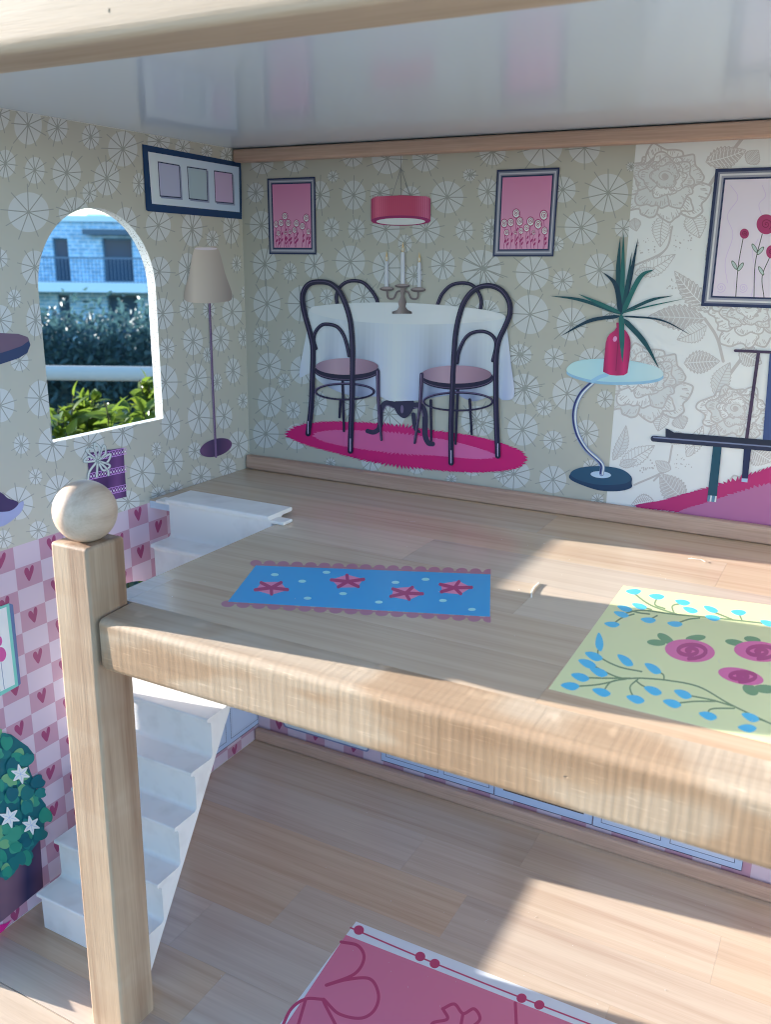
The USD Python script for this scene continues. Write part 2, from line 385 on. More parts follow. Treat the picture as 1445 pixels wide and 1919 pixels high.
# ------------------------------------------------------------------ wallpaper
PAPER, DISC, SPOKE = ink(133, 130, 123), ink(145, 145, 146), ink(110, 110, 107)
ROSEP, ROSEL = ink(162, 166, 176), ink(137, 132, 133)
XC = 0.3642
w_back = box(0.0, 0.0005, XC, H - 0.0005)
w_rose = box(XC, 0.0005, XR, H - 0.0005)
w_left = box(-0.3753, -0.003, -0.0003, H - 0.0003).difference(arch(0).buffer(0.00005))
w_leftlow = box(-0.3753, -H2 + 0.0003, -0.0003, -0.003).difference(arch(-H2).buffer(0.00005))
w_backlow = box(0.0, -H2 + 0.0003, XR, -0.0078)


def bursts(sh, data):
    discs, lines = [], []
    r_ = random.Random(3)
    for T, items in data:
        for it in items:
            x, y, rx = it[:3]; ry = it[3] if len(it) > 3 else rx
            c = np.array(T(x, y)); ex, ey = np.array(T(x + rx, y)) - c, np.array(T(x, y + ry)) - c
            rad = (abs(ex[0]), abs(ey[1]))
            discs.append(ell(c[0], c[1], *rad))
            n, a0 = r_.choice((9, 10, 11)), r_.random()
            for k in range(n):
                a = 6.283 * (k + a0 + 0.25 * r_.random()) / n; q = 1.06 + 0.42 * r_.random()
                lines.append(LineString([c, c + np.array([math.cos(a) * rad[0], math.sin(a) * rad[1]]) * q]).buffer(0.55 + 0.012 * rad[1], 1))
    sh.flat(discs, DISC); sh.flat(lines, SPOKE)
    return sh


B4 = [(128, 115, 52), (280, 108, 50), (458, 178, 24), (98, 253, 37, 45), (398, 265, 45, 66), (555, 265, 55, 68), (550, 85, 48), (678, 255, 45), (712, 95, 72), (822, 265, 42), (888, 95, 60), (992, 275, 75), (1095, 172, 28), (1205, 65, 60),
      (125, 405, 55, 66), (452, 418, 35, 44), (568, 425, 38, 48), (705, 425, 65), (893, 425, 65), (1072, 430, 40, 46), (1195, 455, 35, 44), (140, 588, 55, 74), (258, 622, 30, 40), (372, 592, 46, 62), (540, 575, 68, 75), (795, 490, 32, 40), (708, 605, 65, 76), (838, 640, 40, 46), (972, 590, 55, 68),
      (1165, 610, 78, 86), (150, 772, 63, 82), (310, 772, 62, 82), (430, 740, 30, 36), (600, 740, 60, 66), (1025, 785, 45), (1175, 810, 42), (124, 922, 35, 44), (250, 940, 32, 42), (160, 1062, 55, 62), (318, 1080, 58, 66), (232, 1132, 27, 33), (1340, 1010, 45), (1360, 1160, 60), (163, 1230, 55, 70), (272, 1268, 32, 38), (385, 1235, 45, 56),
      (560, 1250, 50, 60), (720, 1285, 76), (145, 1378, 60, 66), (290, 1390, 54, 60), (447, 1515, 22), (1125, 1315, 68), (1012, 1590, 22), (1110, 1530, 45), (850, 1520, 44), (640, 1500, 50), (1250, 1560, 40)]
B5 = [(55, 670, 90, 82), (290, 695, 76, 80), (430, 730, 46), (600, 680, 66, 76), (515, 485, 76), (640, 325, 92, 88), (430, 310, 60), (85, 320, 46, 60), (105, 485, 40), (710, 490, 40), (105, 130, 60), (335, 108, 94), (530, 118, 72), (745, 205, 20), (10, 240, 20), (400, 560, 34), (80, 880, 60, 62), (280, 885, 84, 90), (470, 930, 68, 76), (650, 875, 38, 44),
      (228, 1070, 46, 50), (390, 1085, 45), (565, 1100, 60), (250, 1230, 72), (450, 1250, 67, 74), (345, 1315, 35), (625, 1275, 36, 40), (60, 1390, 54), (245, 1415, 70, 74), (385, 1465, 44), (540, 1430, 54, 60), (205, 1620, 74, 66), (385, 1645, 62), (590, 1740, 28), (560, 1590, 36)]
L3 = [(160, 55, 115, 112), (420, 60, 80, 90), (890, 130, 70, 86), (1080, 150, 58, 98), (1195, 205, 33, 47), (1300, 145, 45, 88), (1425, 105, 40, 80), (195, 365, 75, 95), (0, 315, 42, 52), (80, 540, 36, 50), (0, 660, 68, 84), (200, 660, 52, 92), (895, 390, 62, 84), (1055, 375, 50, 92), (1330, 345, 24, 42), (1385, 505, 28, 40), (915, 625, 60, 88), (1050, 600, 40, 54), (1175, 605, 33, 46), (1305, 615, 56, 80), (940, 820, 40, 56),
      (1085, 780, 55, 78), (1240, 765, 48, 72), (1165, 855, 22, 40), (1368, 760, 27, 46), (110, 890, 50, 56), (930, 1010, 68, 96), (1105, 990, 57, 86), (1220, 1010, 28, 46), (1310, 945, 40, 70), (0, 1140, 80, 95), (225, 1100, 70, 100), (960, 1250, 52, 84), (1118, 1205, 62, 95), (1260, 1200, 45, 72), (1365, 1115, 26, 40), (120, 1360, 42, 52), (295, 1360, 78, 96), (500, 1360, 86, 86), (690, 1290, 60, 82),
      (880, 1385, 25, 36), (975, 1455, 52, 76), (1095, 1395, 36, 48), (1340, 1360, 55, 75), (200, 1540, 35, 42), (100, 1690, 85, 92), (330, 1620, 75, 88), (800, 1515, 70, 88), (1130, 1540, 56, 62), (990, 1612, 36, 42), (890, 1640, 40, 42), (1280, 1490, 46, 54), (720, 1680, 65, 62), (215, 1840, 48, 50), (20, 1890, 46, 50), (-110, 1500, 90, 90), (-130, 60, 80, 80), (-90, 850, 80, 80)]
L1 = [(105, 470, 52, 74), (215, 480, 38, 52), (340, 515, 32, 44), (460, 560, 55, 66), (20, 615, 38, 52), (130, 640, 37, 50), (250, 650, 53, 66), (400, 670, 47, 64), (335, 725, 26, 36), (520, 690, 22, 40), (265, 800, 45, 42), (470, 840, 42, 62), (595, 530, 42, 42), (685, 555, 28, 32), (775, 570, 20, 22), (850, 585, 22, 30), (0, 430, 36, 60)]
sh = Sheet('back', clip=w_back).put(w_back, PAPER, True)
bursts(sh, [(T4, B4), (T5, B5)]).build('starburst_wallpaper', back, label='grey wallpaper with pale spoked discs')
sh = Sheet('left', clip=w_left).put(w_left, PAPER, True)
bursts(sh, [(T3, L3), (T1, L1)]).build('starburst_wallpaper', left, label='grey wallpaper with pale spoked discs')


# roses in line drawing on the right part of the back wall
def rose_paper():
    base, fill, white, line = Sheet('back', clip=w_rose, start=6, layer=LAYER / 6).put(w_rose, ROSEP, True), [], [], []
    r_ = random.Random(5)
    s2w = lambda x, y: np.array(base.uv(*T5(x, y)))
    G1, W1, G2 = [], [], []                                   # grey masses, white petals, grey lines: in crop pixels
    order = []

    def petal(cx, cy, a, r, w, seed):
        q = random.Random(seed); pts = []
        ca, sa = math.cos(a), math.sin(a)
        for t in np.linspace(-1, 1, 13):
            rr = r * (1 - 0.30 * t * t) * (1 + 0.10 * math.sin(7 * t + seed) + 0.05 * q.uniform(-1, 1)); s = w * t
            pts.append((cx + rr * math.cos(a + s), cy + 0.86 * rr * math.sin(a + s)))
        inner = [(cx + 0.12 * r * math.cos(a + w * 0.6), cy + 0.12 * r * math.sin(a + w * 0.6)), (cx + 0.12 * r * math.cos(a - w * 0.6), cy + 0.12 * r * math.sin(a - w * 0.6))]
        g = blob(pts + inner, 5)
        ls = [LineString(g.exterior.coords).buffer(r * 0.022 + 1.8, 2)] if g.geom_type == 'Polygon' else []
        for t in np.linspace(-0.95, 0.95, 30):
            aa = a + w * t * 0.95 + q.uniform(-.03, .03); rr = r * (1 - 0.30 * t * t)
            k0 = rr * (0.93 - 0.2 * q.random() ** 2)
            k1 = rr * (0.97)
            ls.append(LineString([(cx + k0 * math.cos(aa), cy + .86 * k0 * math.sin(aa)), (cx + k1 * math.cos(aa), cy + .86 * k1 * math.sin(aa))]).buffer(1.7, 1))
            k0, k1 = rr * 0.16, rr * (0.26 + 0.34 * q.random())
            ls.append(LineString([(cx + k0 * math.cos(aa), cy + .86 * k0 * math.sin(aa)), (cx + k1 * math.cos(aa), cy + .86 * k1 * math.sin(aa))])    .buffer(4.6, 1))
        return g, unary_union(ls).intersection(g.buffer(2))

    def rose(cx, cy, r, rot_=0.0, seed=1):
        q = random.Random(seed)
        for ring, (n, rr, off) in enumerate(((6, 1.0, 0.0), (5, 0.74, 0.10), (4, 0.52, 0.16), (3, 0.34, 0.2))):
            for k in range(n):
                a = rot_ + 6.283 * (k + 0.45 * ring) / n + q.uniform(-.15, .15)
                order.append(petal(cx, cy - off * r, a, r * rr * q.uniform(.92, 1.08), 3.1 / n + 0.28, seed * 31 + ring * 7 + k))
        sp = unary_union([LineString(spiral(cx, cy - .2 * r, .17 * r, 1.8, .8)).buffer(2.2), ell(cx, cy - .2 * r, .07 * r)])
        order.append((ell(cx, cy - .2 * r, .2 * r, .17 * r), sp.intersection(ell(cx, cy - .2 * r, .2 * r, .17 * r))))

    def leaf(x0, y0, x1, y1, w, dark=True):
        p0, p1 = np.array((x0, y0), float), np.array((x1, y1), float); d = p1 - p0; L = np.linalg.norm(d); d /= L; nn = np.array((-d[1], d[0])); bend = r_.uniform(-.1, .1) * L
        top, bot, veins = [], [], []
        n = 11
        for i in range(n + 1):
            t = i / n; ww = w * math.sin(math.pi * min(1, t ** 0.8)) * (1 if i % 1 == 0 else 1); c = p0 + d * L * t + nn * bend * math.sin(math.pi * t)
            for s, side in ((1, top), (-1, bot)):
                side.append(c + nn * s * ww + d * 0.025 * L); 
                if 0 < i < n: side.append(c + nn * s * ww * 0.82 + d * 0.05 * L)
            if 0 < i < n:
                for s in (1, -1):
                    veins.append(LineString([c, c + nn * s * ww * 0.86 + d * 0.10 * L]).buffer(1.5 if dark else 1.2, 1))
                    if dark:
                        for e in (0.3, 0.6): veins.append(LineString([c + nn * s * ww * e + d * .02 * L, c + nn * s * ww * (e + .3) + d * 0.09 * L]).buffer(0.9, 1))
        g = Polygon(top + bot[::-1]).buffer(0)
        mid = LineString([p0 + nn * bend * math.sin(math.pi * t) + d * L * t for t in np.linspace(0, 1, 9)]).buffer(2.0)
        v = unary_union(veins + [mid]).intersection(g)
        edge = unary_union([LineString(q.exterior.coords).buffer(1.6, 1) for q in polys(g)])
        order.append((g, unary_union([g.difference(v), edge]) if dark else unary_union([v, edge])))

    def stem(pts, w):
        G2.append(stroke(pts, w))

    def sprig(x, y, k=1.0):
        for i in range(16):
            G2.append(ell(x + r_.uniform(-42, 42) * k, y + r_.uniform(-36, 36) * k, r_.uniform(1.8, 4.5)))

    for (x, y) in ((905, 0), (885, 1010)):                   # the same drawing twice, one above the other
        for st in (([(935, 480), (900, 590), (760, 660)], 9), ([(1100, 300), (1200, 150), (1300, 20)], 16), ([(1085, 905), (1140, 990), (1170, 1100)], 14), ([(900, 590), (850, 640)], 9)):
            stem([(a, b + y) for a, b in st[0]], st[1])
        sprig(815, 570 + y); sprig(985, 555 + y); sprig(938, 740 + y, .7)
    for (x0, y0, x1, y1, w, k) in ((1085, 185, 1270, 130, 55, 1), (1280, 190, 1330, 130, 40, 1), (900, 420, 880, 570, 44, 0), (1010, 420, 1060, 530, 55, 0), (760, 440, 770, 500, 30, 0), (1120, 880, 950, 690, 52, 1), (1090, 905, 830, 895, 62, 1), (1095, 935, 960, 1000, 48, 0), (1150, 960, 1300, 900, 60, 1), (1240, 1050, 1345, 1110, 50, 1),
                                   (985, 1110, 1150, 1100, 55, 1), (1130, 1260, 1200, 1110, 46, 0), (900, 1330, 870, 1420, 40, 0), (960, 1350, 985, 1410, 40, 0), (930, 1600, 860, 1560, 30, 1), (1000, 1740, 880, 1620, 60, 1), (850, 1740, 750, 1760, 40, 1), (660, 1560, 720, 1400, 30, 0), (1000, 1440, 930, 1480, 30, 0), (1290, 1500, 1390, 1560, 60, 1), (1180, 700, 1100, 560, 40, 1)):
        leaf(x0, y0, x1, y1, w, bool(k))
    for (x0, y0, x1, y1, w) in ((760, 700, 945, 610, 42), (690, 1580, 850, 1490, 42), (1000, 1540, 1075, 1400, 36)):      # buds
        leaf(x0, y0, x1, y1, w, False); leaf(x0, y0, (x0 + x1) / 2, (y0 + y1) / 2 + 20, w * .5, True)
    rose(900, 290, 205, 0.4, 2); rose(1290, 880, 190, 1.0, 3); rose(815, 1210, 205, 0.4, 2); rose(1225, 1350, 165, 0.2, 4); rose(1180, 620, 70, 0.3, 6); rose(1330, 1750, 170, .8, 7)
    base.T = T5
    base.flat(G2, ROSEL)
    for g, l in order:
        base.put(g, ROSEP * (1.0, 0.94, 0.88)[(int(g.centroid.x) + int(g.centroid.y)) % 3]); base.put(l, ROSEL)
    return base


rose_paper().build('rose_wallpaper', back, label='white wallpaper with grey line drawn roses')

# ------------------------------------------------------------------ pictures printed on the back wall
NAVY, CRIM, PINK, SILV = ink(28, 34, 62), ink(122, 28, 78), ink(160, 104, 132), ink(122, 122, 132)
UP = 60


def framed(T, outer, inner, name, flowers, label, edge=7, ybot=0):
    s = Sheet('back', T, start=UP)
    o, i = Polygon(outer), Polygon(inner)
    s.put(o, NAVY)
    c = np.array(o.centroid.coords[0])
    for k, col in ((0.93, ink(88, 90, 104)), (0.90, ink(134, 132, 140)), (0.87, ink(96, 96, 110)), (0.83, NAVY)):
        q = [np.array(a) + (np.array(b) - np.array(a)) * 0 for a, b in zip(outer, inner)]
        t = {0.93: .25, 0.90: .45, 0.87: .62, 0.83: .78}[k]
        s.put(Polygon([np.array(a) + (np.array(b) - np.array(a)) * t for a, b in zip(outer, inner)]), col)
    y0, y1 = min(a[1] for a in inner), max(a[1] for a in inner)
    g = interp([(y0, ink(152, 92, 124)), (y1, ink(160, 112, 138))])
    s.put(i, None, grad=lambda x, y: g(y), strips=-4)
    stems, rings, discs, marks = [], [], [], []
    base = max(a[1] for a in inner) - 3
    for f in flowers:
        x, y, r = f[:3]; ry = f[3] if len(f) > 3 else r
        dx = (-1) ** int(x) * 3
        stems.append(stroke([(x, y + ry), (x + dx, (y + base) / 2), (x - dx, base)], 2.2))
        for t in (0.45, 0.7):
            yy = y + (base - y) * t; stems.append(ell(x + 5, yy, 3.2, 9, 25))
        rings.append(ell(x, y, r * 1.14, ry * 1.14)); discs.append(ell(x, y, r * .92, ry * .92)); marks.append(LineString([(a, b) for a, b in spiral(x, y, r * .75, 1.9, ry / r)]).buffer(max(1.1, r * .09)))
    s.flat(stems, CRIM)
    s.flat(rings, CRIM)
    s.flat(discs, ink(188, 170, 190))
    s.flat(marks, CRIM)
    return s.build(name, back, label=label)


framed(T4, [(153, 188), (377, 180), (383, 542), (163, 540)], [(177, 216), (355, 211), (359, 511), (186, 510)], 'printed_picture',
       [(195, 402, 10, 16), (218, 395, 12, 16), (236, 363, 13, 16), (252, 395, 11, 16), (281, 428, 10, 14), (290, 397, 12, 16), (318, 410, 12, 16), (336, 372, 13, 18), (206, 443, 9, 12), (239, 440, 7, 9), (260, 436, 8, 10), (346, 436, 9, 13)], 'small printed picture of pink flowers, left of the pendant lamp')
framed(T5, [(128, 220), (417, 208), (388, 618), (108, 618)], [(155, 255), (383, 246), (362, 583), (140, 585)], 'printed_picture',
       [(162, 466, 14, 19), (192, 462, 14, 18), (217, 420, 16, 20), (233, 457, 15, 20), (283, 457, 16, 20), (265, 487, 13, 17), (318, 470, 16, 21), (344, 428, 17, 22), (173, 508, 11, 14), (213, 508, 7, 9), (239, 500, 11, 15), (297, 508, 8, 10), (348, 500, 13, 17)], 'small printed picture of pink flowers, right of the pendant lamp')
# the large rose picture, cut by the photograph's right edge
s = Sheet('back', T5, start=UP)
xo0, zo1, zo0, xo1 = 0.4226, 0.2698, 0.1742, 0.545
for d, col in ((0, NAVY), (.0022, ink(88, 90, 104)), (.0035, ink(150, 148, 152)), (.0048, ink(110, 110, 122)), (.0062, NAVY), (.0075, ink(174, 152, 164))):
    s.put(box(xo0 + d, zo0 + d, xo1 - d, zo1 - d), col, True)
fl = [(1268, 513, 21, 23), (1368, 470, 44, 46), (1392, 597, 24, 30), (1440, 480, 30, 32), (1480, 560, 40, 42)]
s.flat([stroke([(1205, 290), (1238, 350), (1190, 430), (1215, 520), (1180, 640), (1190, 740)], 2.2), stroke([(1350, 290), (1365, 340), (1335, 380), (1352, 440)], 2.2), stroke([(1300, 800), (1320, 700), (1305, 600), (1330, 540)], 2.2)] + [LineString(spiral(1160, 760, 24)).buffer(1.2), LineString(spiral(1262, 762, 22)).buffer(1.2)], ink(150, 132, 160))
s.flat([stroke(q, 4) for q in ([(1262, 535), (1240, 660), (1228, 803)], [(1350, 515), (1318, 650), (1312, 805)], [(1385, 620), (1350, 710), (1358, 806)], [(1440, 510), (1420, 650), (1430, 806)])], ink(52, 52, 52))
s.flat([ell(x, y, 9, 24, a) for x, y, a in ((1222, 658, -30), (1250, 666, 35), (1315, 580, -30), (1342, 592, 40), (1345, 684, -30))], ink(60, 70, 60))
s.flat([ell(x, y, 6, 19, a) for x, y, a in ((1222, 658, -30), (1250, 666, 35), (1315, 580, -30), (1342, 592, 40), (1345, 684, -30))], ink(130, 140, 140))
s.flat([ell(*f) for f in fl], ink(120, 36, 74))
s.flat([LineString(spiral(f[0], f[1], f[2] * .6, 2.0)).buffer(1.6) for f in fl], ink(86, 16, 48))
s.build('printed_picture', back, label='large printed picture of crimson roses at the right edge')

# pendant lamp
s = Sheet('back', T4, start=UP)
s.flat([stroke(q, 2.4, smooth=False) for q in ([(778, 72), (778, 270)], [(778, 140), (735, 272)], [(778, 140), (822, 272)])], ink(90, 90, 92))
g = interp([(638, ink(122, 38, 70)), (665, ink(172, 80, 104)), (720, ink(148, 56, 82)), (840, ink(144, 52, 80)), (900, ink(154, 82, 112)), (916, ink(124, 44, 76))])
body = Polygon([(638, 284), (660, 272), (777, 266), (895, 271), (916, 282), (915, 382), (900, 394), (860, 404), (777, 408), (690, 404), (650, 396), (638, 384)])
s.put(body, None, grad=lambda x, y: g(x), strips=30)
s.flat([box(x, 270, x + 2.4, 396) for x in range(646, 912, 9)], ink(136, 46, 76))
s.put(ell(777, 384, 139, 24), ink(112, 28, 74))
s.put(ell(777, 388, 114, 16), ink(168, 168, 192))
s.build('printed_pendant_lamp', back, label='printed crimson drum lamp hanging over the table')
# rug below the table
def fringe(pts, amp, seed, step=13):
    r_ = random.Random(seed); p = np.array(spline(pts, 12, True)); ring = LineString(np.vstack([p, p[0]])); n = int(ring.length / step); c = p.mean(0); out = []
    for i in range(n):
        for f, a in ((0.0, -0.3), (0.5, 1.0)):
            q = np.array(ring.interpolate((i + f + r_.uniform(-.2, .2)) / n, normalized=True).coords[0]); d = q - c; d = d / np.linalg.norm(d)
            out.append(q + d * amp * a * r_.uniform(.5, 1.3) + np.array([r_.uniform(-3, 3), 0]))
    return Polygon(out).buffer(0)


def shine(sh, pts, w, dark, light):
    """A printed bent-wood rod: dark with a paler line along it."""
    sh.put(stroke(pts, w), dark); p = np.array(pts, float) + np.array((-w * .16, -w * .10)); sh.put(stroke(p, max(1.2, w * .13)), light)


s = Sheet('back', T6, start=UP)
s.put(fringe([(30, 955), (110, 912), (290, 893), (560, 905), (870, 945), (1100, 975), (1300, 1030), (1400, 1092), (1340, 1160), (1100, 1182), (850, 1165), (560, 1128), (380, 1090), (150, 1028), (45, 985)], 19, 2, 21), ink(150, 16, 80))
g = interp([(170, ink(166, 72, 112)), (700, ink(156, 66, 108)), (1240, ink(168, 76, 120))])
s.put(fringe([(185, 965), (300, 942), (560, 950), (800, 978), (1000, 1010), (1225, 1082), (1130, 1106), (900, 1088), (650, 1072), (400, 1040), (240, 1005)], 14, 3, 21).buffer(0), None, grad=lambda x, y: g(x), strips=12)
s.build('printed_rug', back, label='printed oval crimson rug with fringed edge under the dining table')
DK, LT = ink(20, 16, 40), ink(62, 52, 80)


def rear_chair(arc):
    q = Sheet('back', T6, start=UP + 20); shine(q, arc, 21, DK, LT); q.build('printed_dining_chair', back)


rear_chair([(316, 215), (312, 170), (330, 122), (370, 90), (420, 82), (470, 95), (515, 140), (540, 180), (552, 214)])
rear_chair([(892, 225), (920, 160), (970, 110), (1030, 95), (1090, 105), (1130, 150), (1146, 200), (1140, 250)])
# pedestal table and its cloth
s = Sheet('back', T6, start=UP + 30)
s.flat([stroke([(755, 850), (765, 930), (790, 950)], 24, 16), stroke([(660, 800), (600, 785), (568, 830), (562, 920), (530, 952), (492, 946)], 34, 26), stroke([(740, 805), (795, 800), (822, 850), (822, 960), (840, 1012), (866, 1020)], 36, 28), blob([(665, 762), (745, 762), (760, 800), (735, 850), (700, 872), (662, 845), (645, 800)])], ink(34, 30, 52))
s.flat([stroke([(640, 812), (602, 800), (580, 832)], 6), stroke([(760, 812), (796, 818), (812, 860)], 6), ell(690, 820, 9, 24)], ink(84, 72, 96))
cl = blob([(155, 250), (240, 222), (460, 208), (700, 208), (900, 220), (1100, 240), (1230, 262), (1285, 292), (1300, 400), (1318, 560), (1336, 740), (1275, 768), (1215, 742), (1100, 775), (1000, 738), (900, 748), (800, 768), (720, 772), (620, 772), (560, 748), (440, 748), (330, 722), (225, 668), (160, 615), (100, 634), (118, 500), (140, 380)], 6)
CL = interp([(100, ink(148, 150, 168)), (190, ink(158, 160, 178)), (270, ink(104, 108, 130)), (340, ink(142, 144, 164)), (450, ink(82, 86, 110)), (540, ink(140, 142, 162)), (650, ink(160, 161, 180)), (760, ink(134, 140, 166)), (850, ink(84, 90, 114)), (950, ink(128, 134, 160)), (1100, ink(92, 97, 122)), (1210, ink(150, 156, 180)), (1280, ink(120, 128, 154)), (1340, ink(148, 150, 168))])
TOPC = ink(158, 160, 178)
s.put(cl, None, grad=lambda x, y: CL(x) * np.clip((y - 250) / 330, 0, 1) + TOPC * (1 - np.clip((y - 250) / 330, 0, 1)), strips=48)
s.put(blob([(155, 250), (240, 222), (460, 208), (700, 208), (900, 220), (1100, 240), (1230, 262), (1285, 290), (1200, 312), (1000, 328), (720, 332), (450, 318), (250, 290)], 6), ink(163, 165, 182))
s.build('printed_table', back, label='printed round table under a white draped cloth')
# candelabra
s = Sheet('back', T4, start=UP + 60)
g = interp([(735, ink(52, 44, 46)), (770, ink(116, 104, 102)), (800, ink(76, 66, 66)), (832, ink(48, 42, 44))])
s.flat([stroke([(714, 712), (720, 744), (745, 746), (762, 716), (786, 712)], 9), stroke([(860, 716), (855, 746), (828, 746), (812, 718), (790, 712)], 9)], ink(84, 74, 76))
s.put(Polygon([(775, 695), (801, 695), (795, 735), (805, 765), (800, 785), (812, 800), (830, 808), (831, 818), (738, 818), (738, 808), (762, 800), (770, 785), (766, 765), (779, 735)]), None, grad=lambda x, y: g(x), strips=14)
for x, y0, y1, w in ((712, 572, 698, 15), (788, 530, 684, 17), (865, 577, 702, 15)):
    gg = interp([(x - w, ink(120, 120, 150)), (x - 2, ink(176, 176, 198)), (x + w, ink(112, 112, 142))])
    s.put(Polygon([(x - w * .55, y1), (x - w * .5, y0 + 4), (x, y0), (x + w * .5, y0 + 4), (x + w * .55, y1)]), None, grad=lambda a, b, gg=gg: gg(a), strips=6)
    s.put(blob([(x - 6, y0 - 8), (x - 3, y0 - 26), (x, y0 - 46), (x + 4, y0 - 26), (x + 6, y0 - 8), (x, y0 + 1)], 5), ink(176, 136, 92)); s.put(ell(x, y0 - 12, 3, 9), ink(220, 200, 160))
s.flat([ell(714, 702, 33, 11), ell(786, 688, 35, 10), ell(860, 706, 35, 12)], ink(72, 62, 64))
s.flat([ell(714, 698, 28, 6), ell(786, 684, 30, 5), ell(860, 702, 30, 6)], ink(112, 100, 100))
s.build('printed_candelabra', back, label='printed bronze candelabra with three lit candles')


def front_chair(loop, inner, seat, rim, ring, legs, backlegs):
    q = Sheet('back', T6, start=UP + 90)
    for l in backlegs:
        q.put(stroke(l, 17, 13), DK)
    q.put(ell(*ring).difference(ell(ring[0], ring[1] + 1, ring[2] - 15, ring[3] - 13)), DK)
    q.put(ell(ring[0] - 4, ring[1] - 1, ring[2] - 4, ring[3] - 3).difference(ell(ring[0] - 2, ring[1] + 1, ring[2] - 8, ring[3] - 6)), ink(74, 60, 88))
    q.put(ell(*rim), DK)
    q.put(ell(rim[0], rim[1] - 2, rim[2] - 6, rim[3] - 6), ink(78, 62, 86))
    q.put(ell(rim[0], rim[1] - 7, rim[2] - 5, rim[3] - 4), DK)
    gs = interp([(seat[0] - seat[2], ink(104, 82, 98)), (seat[0] - seat[2] * .4, ink(136, 110, 122)), (seat[0] + seat[2] * .2, ink(128, 100, 114)), (seat[0] + seat[2], ink(102, 78, 92))])
    q.put(ell(*seat), None, grad=lambda x, y: gs(x), strips=16)
    for l in legs:
        q.put(stroke(l, 24, 15), ink(44, 32, 56)); q.put(stroke(np.array(l, float) + (-4, 0), 4, 2), ink(100, 84, 108))
    shine(q, inner, 21, DK, LT); shine(q, loop, 31, DK, LT)
    for e in (loop[0], loop[-1]):
        q.put(stroke([(e[0], e[1] - 70), (e[0], e[1])], 6, 5, smooth=False), ink(140, 130, 150))
    q.build('printed_dining_chair', back)


front_chair([(152, 960), (170, 800), (178, 600), (180, 470), (163, 380), (135, 280), (120, 190), (132, 132), (165, 97), (222, 88), (280, 98), (330, 140), (365, 210), (390, 290), (403, 380), (408, 500), (406, 700), (400, 900), (395, 1060)],
            [(197, 470), (184, 420), (197, 372), (230, 337), (270, 332), (320, 347), (355, 392), (375, 450), (388, 512)], (375, 574, 180, 48), (375, 600, 187, 58), (363, 718, 175, 52), [[(553, 602), (558, 800), (574, 995)]], [[(350, 650), (358, 945)], [(338, 770), (332, 866)]])
front_chair([(975, 1128), (975, 900), (983, 700), (990, 550), (1000, 400), (1020, 290), (1050, 205), (1095, 145), (1150, 115), (1210, 112), (1268, 140), (1308, 200), (1313, 270), (1288, 340), (1255, 410), (1240, 470), (1233, 550), (1232, 700), (1236, 900), (1244, 1088)],
            [(1010, 552), (1020, 490), (1050, 422), (1090, 384), (1150, 372), (1200, 387), (1228, 420), (1233, 462), (1215, 540)], (1005, 620, 202, 52), (1010, 642, 210, 66), (1015, 775, 206, 58), [[(806, 620), (795, 800), (765, 1012)]], [[(1014, 705), (1000, 1018)], [(858, 770), (860, 1000)], [(1082, 765), (1093, 962)]])

# glass side table, vase with a spiky plant
s = Sheet('back', T8, start=UP)
s.put(stroke([(470, 1700), (480, 1655)], 38), ink(120, 128, 150))
bs = blob([(262, 1722), (330, 1680), (480, 1668), (620, 1690), (690, 1740), (694, 1785), (690, 1820), (610, 1843), (470, 1840), (340, 1800), (260, 1760)], 6)
s.put(bs, ink(22, 42, 66)); s.put(blob([(262, 1718), (330, 1680), (480, 1668), (620, 1690), (690, 1742), (660, 1785), (560, 1800), (430, 1795), (310, 1762)], 6), ink(28, 56, 78))
s.put(ell(476, 1728, 72, 24, 4), ink(132, 146, 172))
ARC = [(420, 1078), (345, 1150), (300, 1240), (290, 1340), (315, 1450), (375, 1550), (480, 1650), (482, 1722)]
s.put(stroke(ARC, 34), ink(96, 106, 134)); s.put(stroke(np.array(ARC, float) + (-9, -3), 11), ink(30, 34, 78)); s.put(stroke(np.array(ARC, float) + (7, 2), 10), ink(158, 168, 192))
GL = [(235, 985), (290, 935), (420, 914), (620, 918), (780, 945), (880, 975), (918, 1018), (880, 1052), (750, 1072), (550, 1076), (400, 1060), (270, 1022)]
s.put(blob([(a, b + 20) for a, b in GL], 6), ink(104, 136, 158)); gl = interp([(235, ink(138, 164, 184)), (560, ink(122, 152, 180)), (918, ink(142, 158, 184))])
s.put(blob(GL, 6), None, grad=lambda x, y: gl(x), strips=12); s.put(stroke([(420, 1068), (470, 1040), (520, 1024)], 26), ink(108, 140, 166))
s.build('printed_side_table', back, label='printed glass side table on a curved chrome leg')
s = Sheet('back', T8, start=UP + 30)
gv = interp([(493, ink(112, 22, 64)), (540, ink(148, 32, 80)), (600, ink(118, 22, 66)), (640, ink(142, 30, 80)), (688, ink(104, 20, 60))])
s.put(Polygon([(586, 658), (643, 658), (638, 700), (662, 728), (680, 760), (688, 800), (680, 900), (665, 1012), (640, 1028), (590, 1031), (540, 1026), (493, 1004), (498, 940), (512, 800), (522, 764), (540, 738), (572, 715), (588, 692)]), None, grad=lambda x, y: gv(x), strips=14)
s.put(ell(577, 773, 14, 20, 15), ink(176, 110, 146)); s.put(stroke([(598, 800), (584, 995)], 6), ink(96, 16, 56))
GREENS = (ink(16, 52, 60), ink(24, 72, 72), ink(12, 36, 52))
